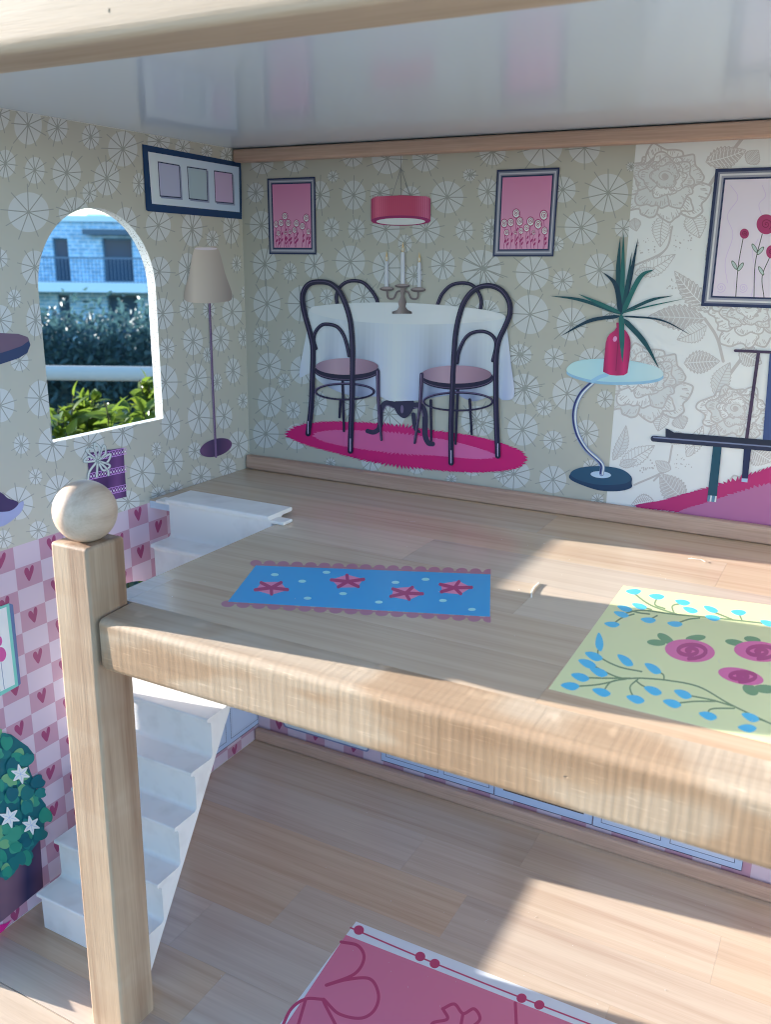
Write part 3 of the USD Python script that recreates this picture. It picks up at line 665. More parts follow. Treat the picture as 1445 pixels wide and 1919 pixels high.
for i, (b, c, t, w) in enumerate((((620, 600), (600, 300), (615, 48), 36), ((622, 600), (632, 300), (637, 22), 32), ((626, 600), (690, 320), (740, 62), 30), ((626, 600), (668, 360), (696, 160), 24), ((626, 600), (750, 345), (855, 282), 34), ((618, 600), (585, 400), (498, 306), 36), ((615, 596), (340, 500), (120, 470), 24), ((615, 590), (460, 520), (318, 456), 26), ((612, 612), (400, 645), (192, 754), 26), ((630, 590), (830, 500), (988, 468), 22),
                                  ((630, 588), (850, 535), (1078, 488), 10), ((630, 612), (900, 640), (1118, 748), 13), ((632, 630), (780, 790), (888, 980), 36), ((622, 600), (626, 780), (630, 940), 38))):
    s.put(blade([b, c, t], w), GREENS[i % 3])
s.build('printed_vase', back, label='printed crimson bottle vase with spiky dark leaves')
# dark low stand at the right and its rug
s = Sheet('back', T5, start=UP, clip=w_rose.union(w_back))
s.put(fringe([(765, 1768), (900, 1738), (1000, 1708), (1200, 1655), (1320, 1612), (1500, 1560), (1700, 1600), (1700, 1900), (1390, 1880), (1000, 1800)], 14, 5, 20), ink(130, 30, 80))
s.put(fringe([(965, 1796), (1100, 1748), (1250, 1700), (1420, 1655), (1560, 1640), (1650, 1700), (1650, 1890), (1390, 1890), (1100, 1830)], 11, 6, 20), ink(126, 76, 110))
s.build('printed_rug', back, label='printed crimson and mauve rug at the right edge')
s = Sheet('back', T5, start=UP + 20)
IRON = ink(28, 32, 52)
s.put(Polygon([(1266, 1500), (1300, 1500), (1282, 1655), (1255, 1652)]), ink(22, 28, 56)); s.put(Polygon([(1256, 1638), (1284, 1640), (1282, 1657), (1254, 1654)]), ink(120, 138, 160))
s.put(Polygon([(1124, 1490), (1164, 1490), (1138, 1748), (1096, 1742)]), ink(18, 52, 68)); s.put(Polygon([(1100, 1716), (1142, 1720), (1138, 1749), (1096, 1744)]), ink(66, 96, 116)); s.flat([Polygon([(1112, 1717), (1119, 1718), (1115, 1746), (1108, 1745)]), Polygon([(1134, 1719), (1141, 1720), (1137, 1748), (1130, 1747)])], ink(160, 176, 196))
s.put(Polygon([(1360, 1060), (1390, 1060), (1460, 1060), (1460, 1490), (1350, 1490), (1385, 1062)]), ink(44, 56, 92))
s.flat([stroke([(1333, 1060), (1275, 1480)], 16, smooth=False), stroke([(1226, 1051), (1460, 1062)], 13, smooth=False)], ink(50, 38, 58))
s.put(Polygon([(905, 1408), (918, 1412), (945, 1428), (1460, 1468), (1460, 1500), (905, 1448)]), ink(24, 28, 44))
s.put(stroke([(850, 1456), (1460, 1506)], 27, smooth=False), IRON); s.put(stroke([(850, 1450), (1460, 1498)], 6, smooth=False), ink(86, 92, 116))
s.build('printed_bench', back, label='printed dark low bench with steel feet at the right edge')

# ------------------------------------------------------------------ prints on the left wall, upper storey
s = Sheet('left', T1, start=UP)
s.put(Polygon([(530, 542), (902, 612), (904, 823), (552, 793), (545, 788)]), ink(14, 38, 68))
gm = interp([(560, ink(150, 156, 180)), (896, ink(128, 142, 168))])
s.put(Polygon([(552, 570), (893, 628), (896, 797), (567, 765)]), None, grad=lambda x, y: gm(x), strips=6)
for q, c in (([(588, 606), (670, 620), (677, 745), (596, 738)], ink(124, 126, 148)), ([(698, 625), (773, 636), (777, 756), (705, 748)], ink(118, 132, 142)), ([(799, 640), (868, 650), (873, 766), (804, 760)], ink(134, 118, 146))):
    s.put(Polygon([(a + 5, b + 6) for a, b in q]), ink(96, 104, 128)); s.put(Polygon(q), NAVY); cc = np.mean(q, 0)
    s.put(Polygon([np.array(p) + (cc - p) * 0.07 for p in q]), c)
s.build('printed_picture', left, label='printed navy framed row of three pastel panels')
s = Sheet('left', TL, start=UP)
gl = interp([(350, ink(122, 112, 106)), (410, ink(156, 146, 138)), (500, ink(142, 132, 126)), (632, ink(104, 94, 92))])
s.put(stroke([(500, 950), (520, 1450), (538, 1845)], 13, smooth=False), ink(70, 52, 80)); s.put(stroke([(497, 950), (517, 1450), (535, 1840)], 3, smooth=False), ink(120, 104, 128))
gb = interp([(443, ink(78, 54, 82)), (540, ink(42, 32, 58)), (632, ink(72, 44, 74))])
s.put(ell(537, 1792, 96, 50, -17), None, grad=lambda x, y: gb(x), strips=12); s.put(stroke([(533, 1740), (538, 1845)], 12, smooth=False), ink(86, 66, 96))
s.put(blob([(412, 640), (478, 632), (546, 636), (590, 780), (632, 922), (565, 950), (450, 955), (352, 930), (380, 790)], 6), None, grad=lambda x, y: gl(x), strips=22)
s.put(ell(478, 640, 66, 8, 0), ink(160, 152, 158))
s.build('printed_floor_lamp', left, label='printed floor lamp with pale shade and purple pole')
s = Sheet('left', T3, start=UP)
s.put(Polygon([(-260, 740), (-100, 730), (0, 733), (100, 738), (155, 760), (167, 800), (150, 845), (100, 875), (0, 908), (-260, 930)]), ink(30, 42, 68))
s.put(Polygon([(-260, 740), (-100, 730), (0, 733), (100, 738), (150, 755), (160, 775), (120, 805), (50, 830), (0, 845), (-260, 870)]), ink(78, 62, 78))
s.build('printed_round_table', left, label='printed dark round table top cut by the left edge')
s = Sheet('left', T3, start=UP)
s.put(blob([(-100, 1800), (0, 1735), (60, 1720), (125, 1676), (122, 1725), (80, 1772), (0, 1820)], 5), ink(112, 116, 146)); s.put(blob([(-100, 1600), (0, 1628), (40, 1660), (95, 1680), (92, 1704), (50, 1732), (-20, 1738), (-100, 1740)], 5), ink(44, 34, 64))
s.build('printed_table_base', left, label='printed dark foot of a round table at the left edge')
s = Sheet('left', T3, start=UP)
gg = interp([(490, ink(62, 36, 72)), (600, ink(48, 26, 60)), (660, ink(80, 48, 90)), (708, ink(42, 22, 54))])
s.put(Polygon([(488, 1406), (690, 1378), (708, 1652), (505, 1700)]), None, grad=lambda x, y: gg(x), strips=12)
bands, dots, edges = [], [], []
for y0, y1 in ((1425, 1384), (1525, 1484), (1632, 1590)):
    for d in (0, 34):
        edges.append(stroke([(489, y0 + d), (704, y1 + d - 6)], 3, smooth=False))
    for k in range(14):
        x = 492 + k * 16; y = y0 + (y1 - y0 - 6) * k / 14 + 17; dots.append(ell(x, y, 4, 4)); bands += [stroke([(x - 8, y - 13), (x + 8, y + 13)], 2, smooth=False), stroke([(x - 8, y + 13), (x + 8, y - 13)], 2, smooth=False)]
s.flat(bands + edges, ink(150, 108, 168)); s.flat(dots, ink(196, 170, 206))
loops = [stroke([(545, 1450), (545 + 75 * math.cos(a), 1450 + 88 * math.sin(a) - 8), (545 + 52 * math.cos(a + .5), 1450 + 70 * math.sin(a + .5)), (545, 1450)], 11) for a in np.linspace(-3.3, 0.4, 6)] + [stroke([(545, 1450), (500, 1510), (490, 1560)], 12), stroke([(545, 1450), (540, 1540)], 12), stroke([(548, 1450), (600, 1500), (606, 1530)], 12)]
s.flat(loops, ink(142, 146, 146)); s.flat([LineString(l.exterior.coords).buffer(1.3) for l in loops], ink(92, 98, 100))
s.build('printed_gift_box', left, label='printed purple gift box with a silver bow')

# ------------------------------------------------------------------ checked heart paper on the ground floor walls
CK_D, CK_L, HEART = np.array((.54, .30, .40)), np.array((.68, .54, .64)), np.array((.35, .06, .16))
HB = [(0.0, -0.55), (0.34, -0.12), (0.52, 0.22), (0.46, 0.50), (0.24, 0.56), (0.06, 0.38), (0.0, 0.22), (-0.10, 0.50), (-0.26, 0.68), (-0.44, 0.60), (-0.46, 0.30), (-0.28, -0.14)]


def checks(sh, clip, mirror=1):
    sh.put(clip, CK_L, True); u0, v0, u1, v1 = clip.bounds; dark, hearts = [], []
    cu, cv = 0.0236, 0.0172
    for i in range(int(math.floor((u0 + 0.267) / cu)) - 1, int((u1 + 0.267) / cu) + 2):
        for j in range(int(math.floor((v0 + 0.0546) / cv)) - 1, int((v1 + 0.0546) / cv) + 2):
            if (i + j) % 2 == 0:
                x, y = -0.267 + (i + .5) * cu, -0.0546 + (j + .5) * cv
                dark.append(box(x - cu / 2, y - cv / 2, x + cu / 2, y + cv / 2))
                hearts.append(affinity.translate(affinity.rotate(affinity.scale(blob(HB, 4), .0088 * mirror, .0098, origin=(0, 0)), random.uniform(-14, 6), origin=(0, 0)), x, y + .001))
    sh.flat([d.intersection(clip) for d in dark], CK_D, True); sh.flat([h.intersection(clip) for h in hearts], HEART, True)
    return sh


checks(Sheet('left'), w_leftlow, -1).build('checked_heart_wallpaper', left, label='pink checked wallpaper with hearts')
checks(Sheet('back'), w_backlow).build('checked_heart_wallpaper', back, label='pink checked wallpaper with hearts')
# pictures, potted plant and cupboards of the ground floor
s = Sheet('left', TZ8, start=UP)
s.put(Polygon([(125, 400), (185, 420), (302, 1600), (262, 1640), (-600, 1980), (-600, 1900)]), ink(62, 78, 112))
s.put(Polygon([(125, 400), (265, 1635), (0, 1785), (-600, 2075), (-600, 640), (0, 446)]), ink(84, 140, 132)); s.put(Polygon([(84, 455), (215, 1612), (0, 1720), (-600, 1990), (-600, 700), (0, 486)]), ink(164, 182, 200))
s.flat([ell(-12, 965, 34, 70, 0), ell(0, 1165, 82, 110, 0)], ink(146, 56, 110)); s.flat([stroke([(4, 1280), (55, 1682)], 8, smooth=False), stroke([(-60, 1290), (-10, 1715)], 8, smooth=False)], ink(48, 74, 112))
s.build('printed_picture', left, label='printed green framed picture of pink flowers at the left edge')
s = Sheet('left', T7, start=UP)
s.put(Polygon([(-260, 1600), (-260, 1440), (0, 1338), (30, 1330), (60, 1310), (0, 1390)]), ink(150, 22, 92))
gp = interp([(-100, ink(66, 44, 62)), (20, ink(84, 62, 74)), (90, ink(74, 54, 70)), (140, ink(32, 30, 54)), (215, ink(60, 40, 58))])
s.put(Polygon([(-160, 1010), (206, 900), (222, 1142), (0, 1325), (-160, 1430)]), None, grad=lambda x, y: gp(x), strips=14)
OUT = Polygon([(-200, 300), (0, 325), (60, 335), (110, 372), (150, 400), (190, 450), (160, 515), (188, 590), (205, 650), (250, 710), (238, 880), (200, 925), (150, 990), (90, 1020), (40, 1075), (-200, 1150)])
s.put(OUT.buffer(-14), ink(12, 66, 74))
r_ = random.Random(9)
LG = (ink(20, 84, 84), ink(26, 96, 82), ink(10, 64, 74), ink(76, 116, 84), ink(16, 76, 78), ink(38, 102, 86))
k = 0
while k < 110:
    x, y = r_.uniform(-150, 250), r_.uniform(310, 1090)
    if OUT.contains(Point(x, y)):
        a = r_.uniform(0, 360); z = r_.uniform(.8, 1.2)
        s.put(affinity.translate(affinity.rotate(affinity.scale(blob([(0, -38), (22, -20), (30, 8), (20, 30), (2, 26), (-18, 30), (-30, 8), (-22, -20)], 4), z, z, origin=(0, 0)), a, origin=(0, 0)), x, y), LG[r_.randrange(6)]); k += 1
for x, y, r in ((97, 552, 46), (40, 778, 50), (152, 818, 44)):
    s.put(Polygon([(x + r * q * math.cos(a), y + r * 1.05 * q * math.sin(a)) for a, q in zip(np.linspace(0, 6.283, 12, endpoint=False) + .3, [1, .42] * 6)]).buffer(4), ink(176, 186, 204)); s.flat([stroke([(x, y), (x + r * .7 * math.cos(a), y + r * .7 * math.sin(a))], 2.4, smooth=False) for a in np.linspace(0, 6.283, 7)[:-1] + .3], ink(126, 136, 160))
s.build('printed_potted_plant', left, label='printed bushy green plant with white flowers in a purple pot')


def cupboard(kind, parent, u0, u1, v0, v1, panels, label, face=ink(128, 140, 168), dark=None):
    q = Sheet(kind, start=UP); q.put(box(u0, v0, u1, v1), NAVY, True); q.put(box(u0 + .0003, v0 + .0008, u1 - .0003, v1), face, True)
    for a, b, c in panels:
        q.put(box(a, v0 + .0058, b, v1 - .006), ink(44, 54, 84), True); q.put(box(a + .0006, v0 + .0064, b - .0006, v1 - .0066), c, True); q.put(box(a + .0036, v0 + .0094, b - .0036, v1 - .0096), c * 1.08, True)
    if dark:
        q.put(box(dark[0], v0 + .0085, dark[1], v1 - .012), ink(20, 22, 34), True)
    return q.build('printed_cupboard', parent, label=label)


PN = ink(136, 144, 172)
cupboard('left', left, -0.112, -0.0004, -0.2913, -0.20, [(-0.105, -0.0565, PN), (-0.0488, -0.0016, PN)], 'printed grey cupboard doors in the left corner')
sb = Sheet('back', start=UP)
sb.put(box(.0382, -.2815, .1374, -.19).buffer(.004).buffer(0), ink(84, 92, 120), True); sb.put(box(.0388, -.2808, .1368, -.19).buffer(.003), ink(150, 156, 176), True); sb.put(box(.042, -.276, .1335, -.19).buffer(.002), ink(164, 170, 188), True)
sb.build('printed_bathtub', back, label='printed grey tub with rounded bottom corners')
cupboard('back', back, .156, .2795, -.2902, -.19, [(.161, .2205, PN), (.226, .2748, PN)], 'printed grey double cupboard on the rear wall')
cupboard('back', back, .2800, .3758, -.2905, -.19, [], 'printed grey oven with a dark door', dark=(.2888, .3675))
cupboard('back', back, .3763, .5047, -.2909, -.19, [(.3836, .437, PN), (.4445, .4985, PN)], 'printed grey double cupboard at the right end')

# ------------------------------------------------------------------ rugs stuck on the floors
SHF = np.array([0.43, 0.43, 0.44])
fink = lambda r, g, b: np.clip(lin((r, g, b)) / SHF, 0.004, 0.85)
# blue rug
s = Sheet('floor', TD, h=0.0, start=2)
SC = fink(128, 84, 98)
e0, e1 = [(110, 108), (715, 131)], [(37, 206), (716, 246)]
sc = []
for (a, b), up in ((e0, -1), (e1, 1)):
    n = 17
    for i in range(n + 1):
        t = i / n; sc.append(ell(a[0] + (b[0] - a[0]) * t, a[1] + (b[1] - a[1]) * t + up * 3.5, 17 if up > 0 else 15, 8.5))
    sc.append(stroke([(a[0] - 8, a[1] + up), (b[0] + 2, b[1] + up)], 4, smooth=False))
rugp = Polygon([(110, 110), (718, 133), (717, 243), (37, 204)])
s.flat([x.intersection(box(20, 0, 719, 400)) for x in sc], SC); s.put(rugp, fink(40, 116, 158))
s.flat([ell(x, y, 10, 4) for x, y in ((159, 134), (230, 151), (293, 128), (336, 183), (244, 195), (472, 154), (550, 146), (429, 205), (595, 201), (670, 224))], fink(120, 168, 206))
pent, arms = [], []
for x, y, a0 in ((150, 168, .3), (348, 152, .9), (498, 182, .1), (625, 168, 1.2)):
    aa = [a0 + 6.283 * k / 5 for k in range(5)]
    pent.append(Polygon([(x + 38 * math.cos(a), y + 15 * math.sin(a)) for a in aa]).buffer(3)); arms += [stroke([(x, y), (x + 44 * math.cos(a), y + 16.5 * math.sin(a))], 8.5, smooth=False) for a in aa]
s.flat(pent, fink(164, 98, 124)); s.flat(arms, fink(130, 42, 80))
s.build('blue_rug_sticker', house, STICK, label='blue rug sticker with four pink blossoms on the upper floor')
# yellow rug
s = Sheet('floor', TD, h=0.0, start=2)
s.put(Polygon([s.uv(1062, 162), s.uv(868, 430), s.uv(1445, 572), s.uv(1760, 649), s.uv(1800, 261), s.uv(1445, 213)]), fink(176, 180, 124), True)
ST = fink(88, 104, 74)
s.flat([stroke(q, 4) for q in ([(975, 365), (1050, 400), (1110, 402), (1180, 408), (1260, 425), (1340, 470), (1445, 520)], [(1000, 318), (1000, 345), (1050, 372), (1110, 385)], [(950, 400), (1010, 402), (1080, 402)], [(930, 424), (1000, 418), (1060, 404)], [(1010, 438), (1030, 412), (1070, 404)], [(1090, 455), (1080, 425), (1100, 405)], [(1140, 435), (1110, 420), (1095, 408)], [(1140, 380), (1165, 392), (1168, 406)], [(1218, 444), (1290, 458), (1345, 474)], [(1190, 468), (1250, 462), (1300, 462)], [(1283, 500), (1290, 482), (1350, 480)], [(1393, 504), (1420, 510), (1445, 520)],
                                   [(1058, 237), (1110, 226), (1190, 236), (1300, 246), (1445, 262)], [(1090, 182), (1120, 205), (1150, 220), (1200, 236)], [(1150, 194), (1145, 212), (1170, 222)], [(1217, 208), (1190, 215), (1195, 236)], [(1290, 228), (1320, 240), (1345, 250)], [(1105, 216), (1135, 224)], [(1067, 222), (1100, 232), (1130, 236)], [(1034, 263), (1060, 245), (1090, 236)], [(1128, 252), (1150, 240)], [(1362, 234), (1370, 252)], [(1197, 262), (1230, 250), (1260, 246)])], ST)
LV = [(1090, 178, -5), (1150, 191, 0), (1217, 206, 5), (1290, 224, 15), (1362, 232, 0), (1105, 216, 10), (1067, 222, 10), (1237, 226, 10), (1295, 246, 5), (1437, 260, 10), (1058, 237, 10), (1128, 252, 0), (1197, 262, 0), (1034, 263, 0), (1000, 310, 80), (987, 346, 15), (970, 365, 15), (1000, 387, 15), (952, 400, 10), (926, 423, 0), (1068, 357, 30), (1140, 378, 25), (1007, 439, 10), (1140, 435, 15), (1218, 444, 15), (1095, 457, 10), (1190, 468, 10), (1283, 500, 10), (1393, 504, 15), (1385, 532, 0)]
s.flat([affinity.translate(affinity.rotate(blob([(-26, -3), (-10, -10), (10, -9), (23, 0), (10, 10), (-8, 8)] if y > 280 else [(-21, -3), (-8, -7), (9, -6), (19, 0), (9, 7), (-7, 6)], 5), a, origin=(0, 0)), x, y) for x, y, a in LV], fink(58, 136, 180))
s.flat([ell(x, y, rx, ry, a) for x, y, rx, ry, a in ((1172, 300, 24, 10, 30), (1148, 310, 24, 8, 5), (1250, 298, 26, 8, -5), (1352, 310, 26, 8, 10), (1397, 302, 22, 8, 10), (1392, 432, 22, 13, 25), (1430, 430, 30, 11, 5), (1500, 310, 26, 8, 0))], fink(84, 112, 82))
rs = ((1235, 331, 65, 29, 6), (1415, 333, 66, 26, 6), (1367, 397, 60, 20, 12), (1520, 400, 60, 24, 6))
s.flat([ell(*q) for q in rs], fink(160, 78, 118)); s.flat([LineString(spiral(q[0], q[1], q[2] * .72, 2.1, q[3] / q[2])).buffer(5) for q in rs], fink(128, 44, 88))
s.build('yellow_rug_sticker', house, STICK, label='pale yellow rug sticker with blue leaves and pink roses')
# pink rug downstairs
s = Sheet('floor', TP, h=-H2, start=2)
s.put(Polygon([s.uv(390, 578), s.uv(195, 840), s.uv(150, 900), s.uv(1180, 1050), s.uv(1250, 912), s.uv(1060, 840)]), fink(186, 164, 186), True)
s.put(Polygon([s.uv(364, 612), s.uv(205, 850), s.uv(150, 930), s.uv(1160, 1060), s.uv(1230, 948), s.uv(960, 845)]), fink(160, 88, 106), True)
DM = fink(140, 50, 76)
s.flat([stroke([(376, 594), (560, 672), (800, 768), (1240, 936)], 4)] + [ell(x, y, 13, 12) for x, y in ((397, 600), (553, 667), (590, 685), (811, 773), (856, 790), (1070, 872), (1110, 888))], DM)
s.flat([stroke(q, 8) for q in ([(352, 630), (395, 640), (410, 672), (385, 712), (314, 740), (365, 726), (425, 724), (447, 765), (435, 805), (400, 824), (345, 812), (306, 776), (340, 845)], [(306, 776), (262, 775), (225, 800), (200, 850)], [(262, 775), (240, 850)], [(610, 800), (640, 788), (662, 812), (690, 800), (705, 826), (680, 850)], [(612, 802), (622, 826), (585, 836), (580, 860)], [(662, 812), (655, 850)], [(795, 785), (798, 850)])], DM)
s.build('pink_rug_sticker', house, STICK, label='pink rug sticker with a lilac border on the lower floor')

# ------------------------------------------------------------------ white staircase
RISE, RUN, YN, ZT = 0.0348, 0.0212, -0.1555, 0.0065
top = []
for k in range(8, -1, -1):
    y, z = YN - RUN * k, ZT - RISE * k
    top += [(y + .0042, (-H2 + .0004) if k == 8 else z - RISE), (y + .0042, z - .0034), (y, z - .0034), (y, z)]
prof = Polygon(top + [(YN + .034, ZT), (YN + .034, ZT - .0034), (YN + .0195, ZT - .0034), (YN + .0095, ZT - .0180), (YN + 0.0095, -0.0298), (-0.3185, -H2 + .0004)])
prof = prof.buffer(0.0034, 6).buffer(-0.0034, 6).buffer(-0.0011, 5).buffer(0.0022, 5).buffer(-0.0011, 5)
if prof.geom_type != 'Polygon':
    prof = max(prof.geoms, key=lambda q: q.area)
m = trimesh.creation.extrude_polygon(prof, 0.134 - 0.027, engine='earcut')
m.vertices = np.c_[m.vertices[:, 2] + 0.027, m.vertices[:, 0], m.vertices[:, 1]]; m.fix_normals()
st = thing('staircase', 'white plastic staircase climbing through the floor opening beside the window wall', 'staircase')
obj('flight', m, STAIR, st, smooth=28)
for x0, x1 in ((0.0135, 0.0271), (0.1339, 0.1475)):
    obj('hook_tab', rbox(x0, x1, -0.1530, -0.1405, 0.0002, 0.0030, 0.0008, 8), STAIR, st, smooth=30)

# ------------------------------------------------------------------ lint and dust
LINT = principled('lint', (0.75, 0.73, 0.68), 0.8, 0.2)


def fibre(pts, r):
    p = spline(pts, 8); ms = []
    for a, b in zip(p[:-1], p[1:]):
        if np.linalg.norm(b - a) > 1e-6:
            ms.append(trimesh.creation.cylinder(r, segment=(a, b), sections=5))
    return cat(ms)


tag(obj('lint_fibre', fibre([hit(996, 1119, 2, .0006), hit(997, 1109, 2, .0006), hit(1002, 1100, 2, .0006), hit(1010, 1092, 2, .0006)], .0005), LINT), 'curled pale fibre lying on the floor at the edge of the sun patch', 'lint')
c = hit(1290, 1046, 2, 0.0004)
tag(obj('lint_fibre', fibre([c, c + (0.005, -.001, .0006), c + (0.009, -.0006, .0006), c + (.012, -.003, .0003)], .00018), LINT), 'thin pale hair in the upper sun patch near the skirting', 'lint')
ds = []
for z, n in ((0.0, 60), (-H2, 110)):
    for i in range(n):
        b = trimesh.creation.icosphere(0, rng.uniform(.00008, .00022)); b.vertices *= rng.uniform(.5, 2.2, 3); b.apply_translation((rng.uniform(.16, .62), rng.uniform(-.32, -.012), z + .0002)); ds.append(b)
        if i % 6 == 0:
            q = np.array((rng.uniform(.2, .6), rng.uniform(-.3, -.02), z + .0003)); d = rng.normal(0, .003, 3) * (1, 1, 0)
            ds.append(fibre([q, q + d * .5 + rng.normal(0, .0006, 3) * (1, 1, 0), q + d], .00007))
tag(obj('dust_specks', cat(ds), LINT), 'pale dust specks and tiny fibres scattered over the floors', 'dust', kind='stuff')

# ------------------------------------------------------------------ outside, seen through the arched windows
E1, E2 = np.array([math.cos(YAW), math.sin(YAW), 0]), np.array([-math.sin(YAW), math.cos(YAW), 0])
Zb = np.array([0, 0, 1.0])
GR = usdkit.material(stage, LOOK + 'grey_stone', {'g': ('geometry', {}), 'n': ('noise_texture', {'scale': 350.0, 'detail': 4.0}), 'r': ('rgb_ramp', {'ramp': [(0.35, (0.10, 0.105, 0.11)), (0.65, (0.30, 0.30, 0.30))]}), 'b': ('bump', {'strength': 0.5, 'distance': 0.001}), 'p': ('principled_bsdf', {'roughness': 0.8})},
                      [('g.position', 'n.vector'), ('n.fac', 'r.fac'), ('n.fac', 'b.height'), ('r.color', 'p.base_color'), ('b.normal', 'p.normal')], surface='p.BSDF')
obj('stone_ledge', bx(-0.35, 1.3, -0.62, 0.3, -1.05, -H2 - 0.0305), GR, kind='structure')


def local(a0, a1, f0, f1, z0, z1):
    """A box in the directions of the houses opposite: a across, f away from the camera."""
    b = bx(a0, a1, f0, f1, z0, z1); v = b.vertices; b.vertices = np.outer(v[:, 0], E1) + np.outer(v[:, 1], E2) + np.outer(v[:, 2], Zb) + CAM * (1, 1, 0); return b


def loc(u, v, F):
    d = ray(u, v); d = d * F / (d @ E2); return d @ E1, CAM[2] + d[2]


obj('terrace', local(-6, 4, -2.0, 2.75, -1.35, -1.0505), GR, kind='structure')
EARTH = usdkit.material(stage, LOOK + 'lawn', {'g': ('geometry', {}), 'n': ('noise_texture', {'scale': 3.0, 'detail': 6.0}), 'r': ('rgb_ramp', {'ramp': [(0.3, (0.03, 0.05, 0.02)), (0.7, (0.07, 0.10, 0.035))]}), 'p': ('principled_bsdf', {'roughness': 0.9})}, [('g.position', 'n.vector'), ('n.fac', 'r.fac'), ('r.color', 'p.base_color')], surface='p.BSDF')
obj('ground', bx(-600, 600, -600, 600, -4.5, -4.2), EARTH, kind='structure')


def leaf_mat(name, a, b, trans, rough=0.38):
    return usdkit.material(stage, LOOK + name, {'o': ('geometry', {}), 'i': ('object_info', {}), 's': ('math', {'math_type': 'add'}), 'f': ('math', {'math_type': 'fraction'}), 'r': ('rgb_ramp', {'ramp': [(0, a), (1, b)]}), 'p': ('principled_bsdf', {'roughness': rough, 'specular_ior_level': 0.5}), 't': ('translucent_bsdf', {}), 'm': ('mix_closure', {'fac': trans})},
                           [('o.random_per_island', 's.value1'), ('i.random', 's.value2'), ('s.value', 'f.value1'), ('f.value', 'r.fac'), ('r.color', 'p.base_color'), ('r.color', 't.color'), ('p.BSDF', 'm.closure1'), ('t.BSDF', 'm.closure2')], surface='m.closure')


LEAF = leaf_mat('young_leaf', (0.06, 0.12, 0.02), (0.24, 0.30, 0.03), 0.5)
HEDGE = leaf_mat('hedge_leaf', (0.04, 0.11, 0.12), (0.17, 0.26, 0.25), 0.3, 0.5)
STEM = principled('stem_bark', (0.045, 0.045, 0.02), 0.9, 0.1)


def leaf_mesh(L, W, up=0.25):
    s = np.linspace(0, 1, 6); w = W / 2 * np.sin(math.pi * s ** 0.75) ** 0.8; v = []
    for t, ww in zip(s, w):
        z = -up * L * (t - .3) ** 2
        v += [(L * t, ww, z + ww * .35), (L * t, 0, z), (L * t, -ww, z + ww * .35)]
    f = []
    for i in range(5):
        for j in (0, 1):
            a = 3 * i + j; f += [(a, a + 3, a + 4), (a, a + 4, a + 1)]
    return np.array(v, float), np.array(f)


def place(v, pos, d, roll):
    d = d / np.linalg.norm(d); s_ = np.cross(d, Zb); s_ /= max(1e-6, np.linalg.norm(s_)); n_ = np.cross(s_, d); c, q = math.cos(roll), math.sin(roll); a, b = s_ * c + n_ * q, n_ * c - s_ * q
    return pos + np.outer(v[:, 0], d) + np.outer(v[:, 1], a) + np.outer(v[:, 2], b)


def shrub(a0, a1, f0, f1, ztop, label, n, seed):
    r = np.random.default_rng(seed)
    t = thing('leafy_shrub', label, 'shrub', 'leafy shrubs in front of the handrail')
    stems, extra = [], []
    W = lambda a, f, z: E1 * a + E2 * f + Zb * z + CAM * (1, 1, 0)
    tips = []
    for k in range(60):
        a, f, z = r.uniform(a0, a1), r.uniform(f0, f1), ztop - abs(r.normal(0, .05))
        p0, p1 = W((a0 + a1) / 2 + (a - (a0 + a1) / 2) * .35, (f0 + f1) / 2, -1.05), W(a, f, z)
        mid = (p0 + p1) / 2 + r.normal(0, .03, 3); stems.append(fibre([p0, mid, p1], .0015)); tips.append((p0, mid, p1))
    obj('stems', cat(stems), STEM, t)
    for i in range(n + 3600):
        p0, mid, p1 = tips[r.integers(len(tips))]
        u = 1 - (0.10 if i < n else 0.55) * r.random() ** 1.2; c = (1 - u) ** 2 * p0 + 2 * u * (1 - u) * mid + u * u * p1
        d = r.normal(0, 1, 3) * (1, 1, .55) + (0, 0, .45); v, fc = leaf_mesh(r.uniform(.028, .055), r.uniform(.012, .021))
        mm = trimesh.Trimesh(place(v, c, d, r.normal(0, .7)), fc, process=False)
        if i < n:
            obj('leaf', mm, LEAF, t, smooth=True)
        else:
            extra.append(mm)
    obj('inner_leaves', cat(extra), LEAF, t, smooth=True, kind='stuff')


aL, zt = loc(80, 700, 1.75); aR, _ = loc(310, 700, 1.75)
shrub(aL - .35, (aL + aR) / 2 - 0.01, 1.55, 1.95, zt - .045, 'yellow green leafy shrub low in the upper arched window, at its left', 130, 11)
shrub((aL + aR) / 2 + 0.01, aR + .35, 1.55, 1.95, zt - .03, 'yellow green leafy shrub low in the upper arched window, at its right', 130, 12)
_, z1 = loc(185, 686, 2.6); _, z0 = loc(185, 714, 2.6)
rail = thing('handrail', 'pale grey tubular handrail behind the leafy shrubs', 'handrail')
RAILM = principled('rail_metal', (0.40, 0.41, 0.38), 0.5, 0.4)
W = lambda a, f, z: E1 * a + E2 * f + Zb * z + CAM * (1, 1, 0)
obj('rail', trimesh.creation.cylinder((z1 - z0) / 2, segment=(W(-6, 2.6, (z0 + z1) / 2), W(3.5, 2.6, (z0 + z1) / 2)), sections=24), RAILM, rail, smooth=40)
for a in (-5.2, -3.4, -1.9, -0.1, 1.6, 3.2):
    obj('rail_post', trimesh.creation.cylinder(.018, segment=(W(a, 2.6, -1.06), W(a, 2.6, z0 - .0005)), sections=12), RAILM, rail, smooth=40)
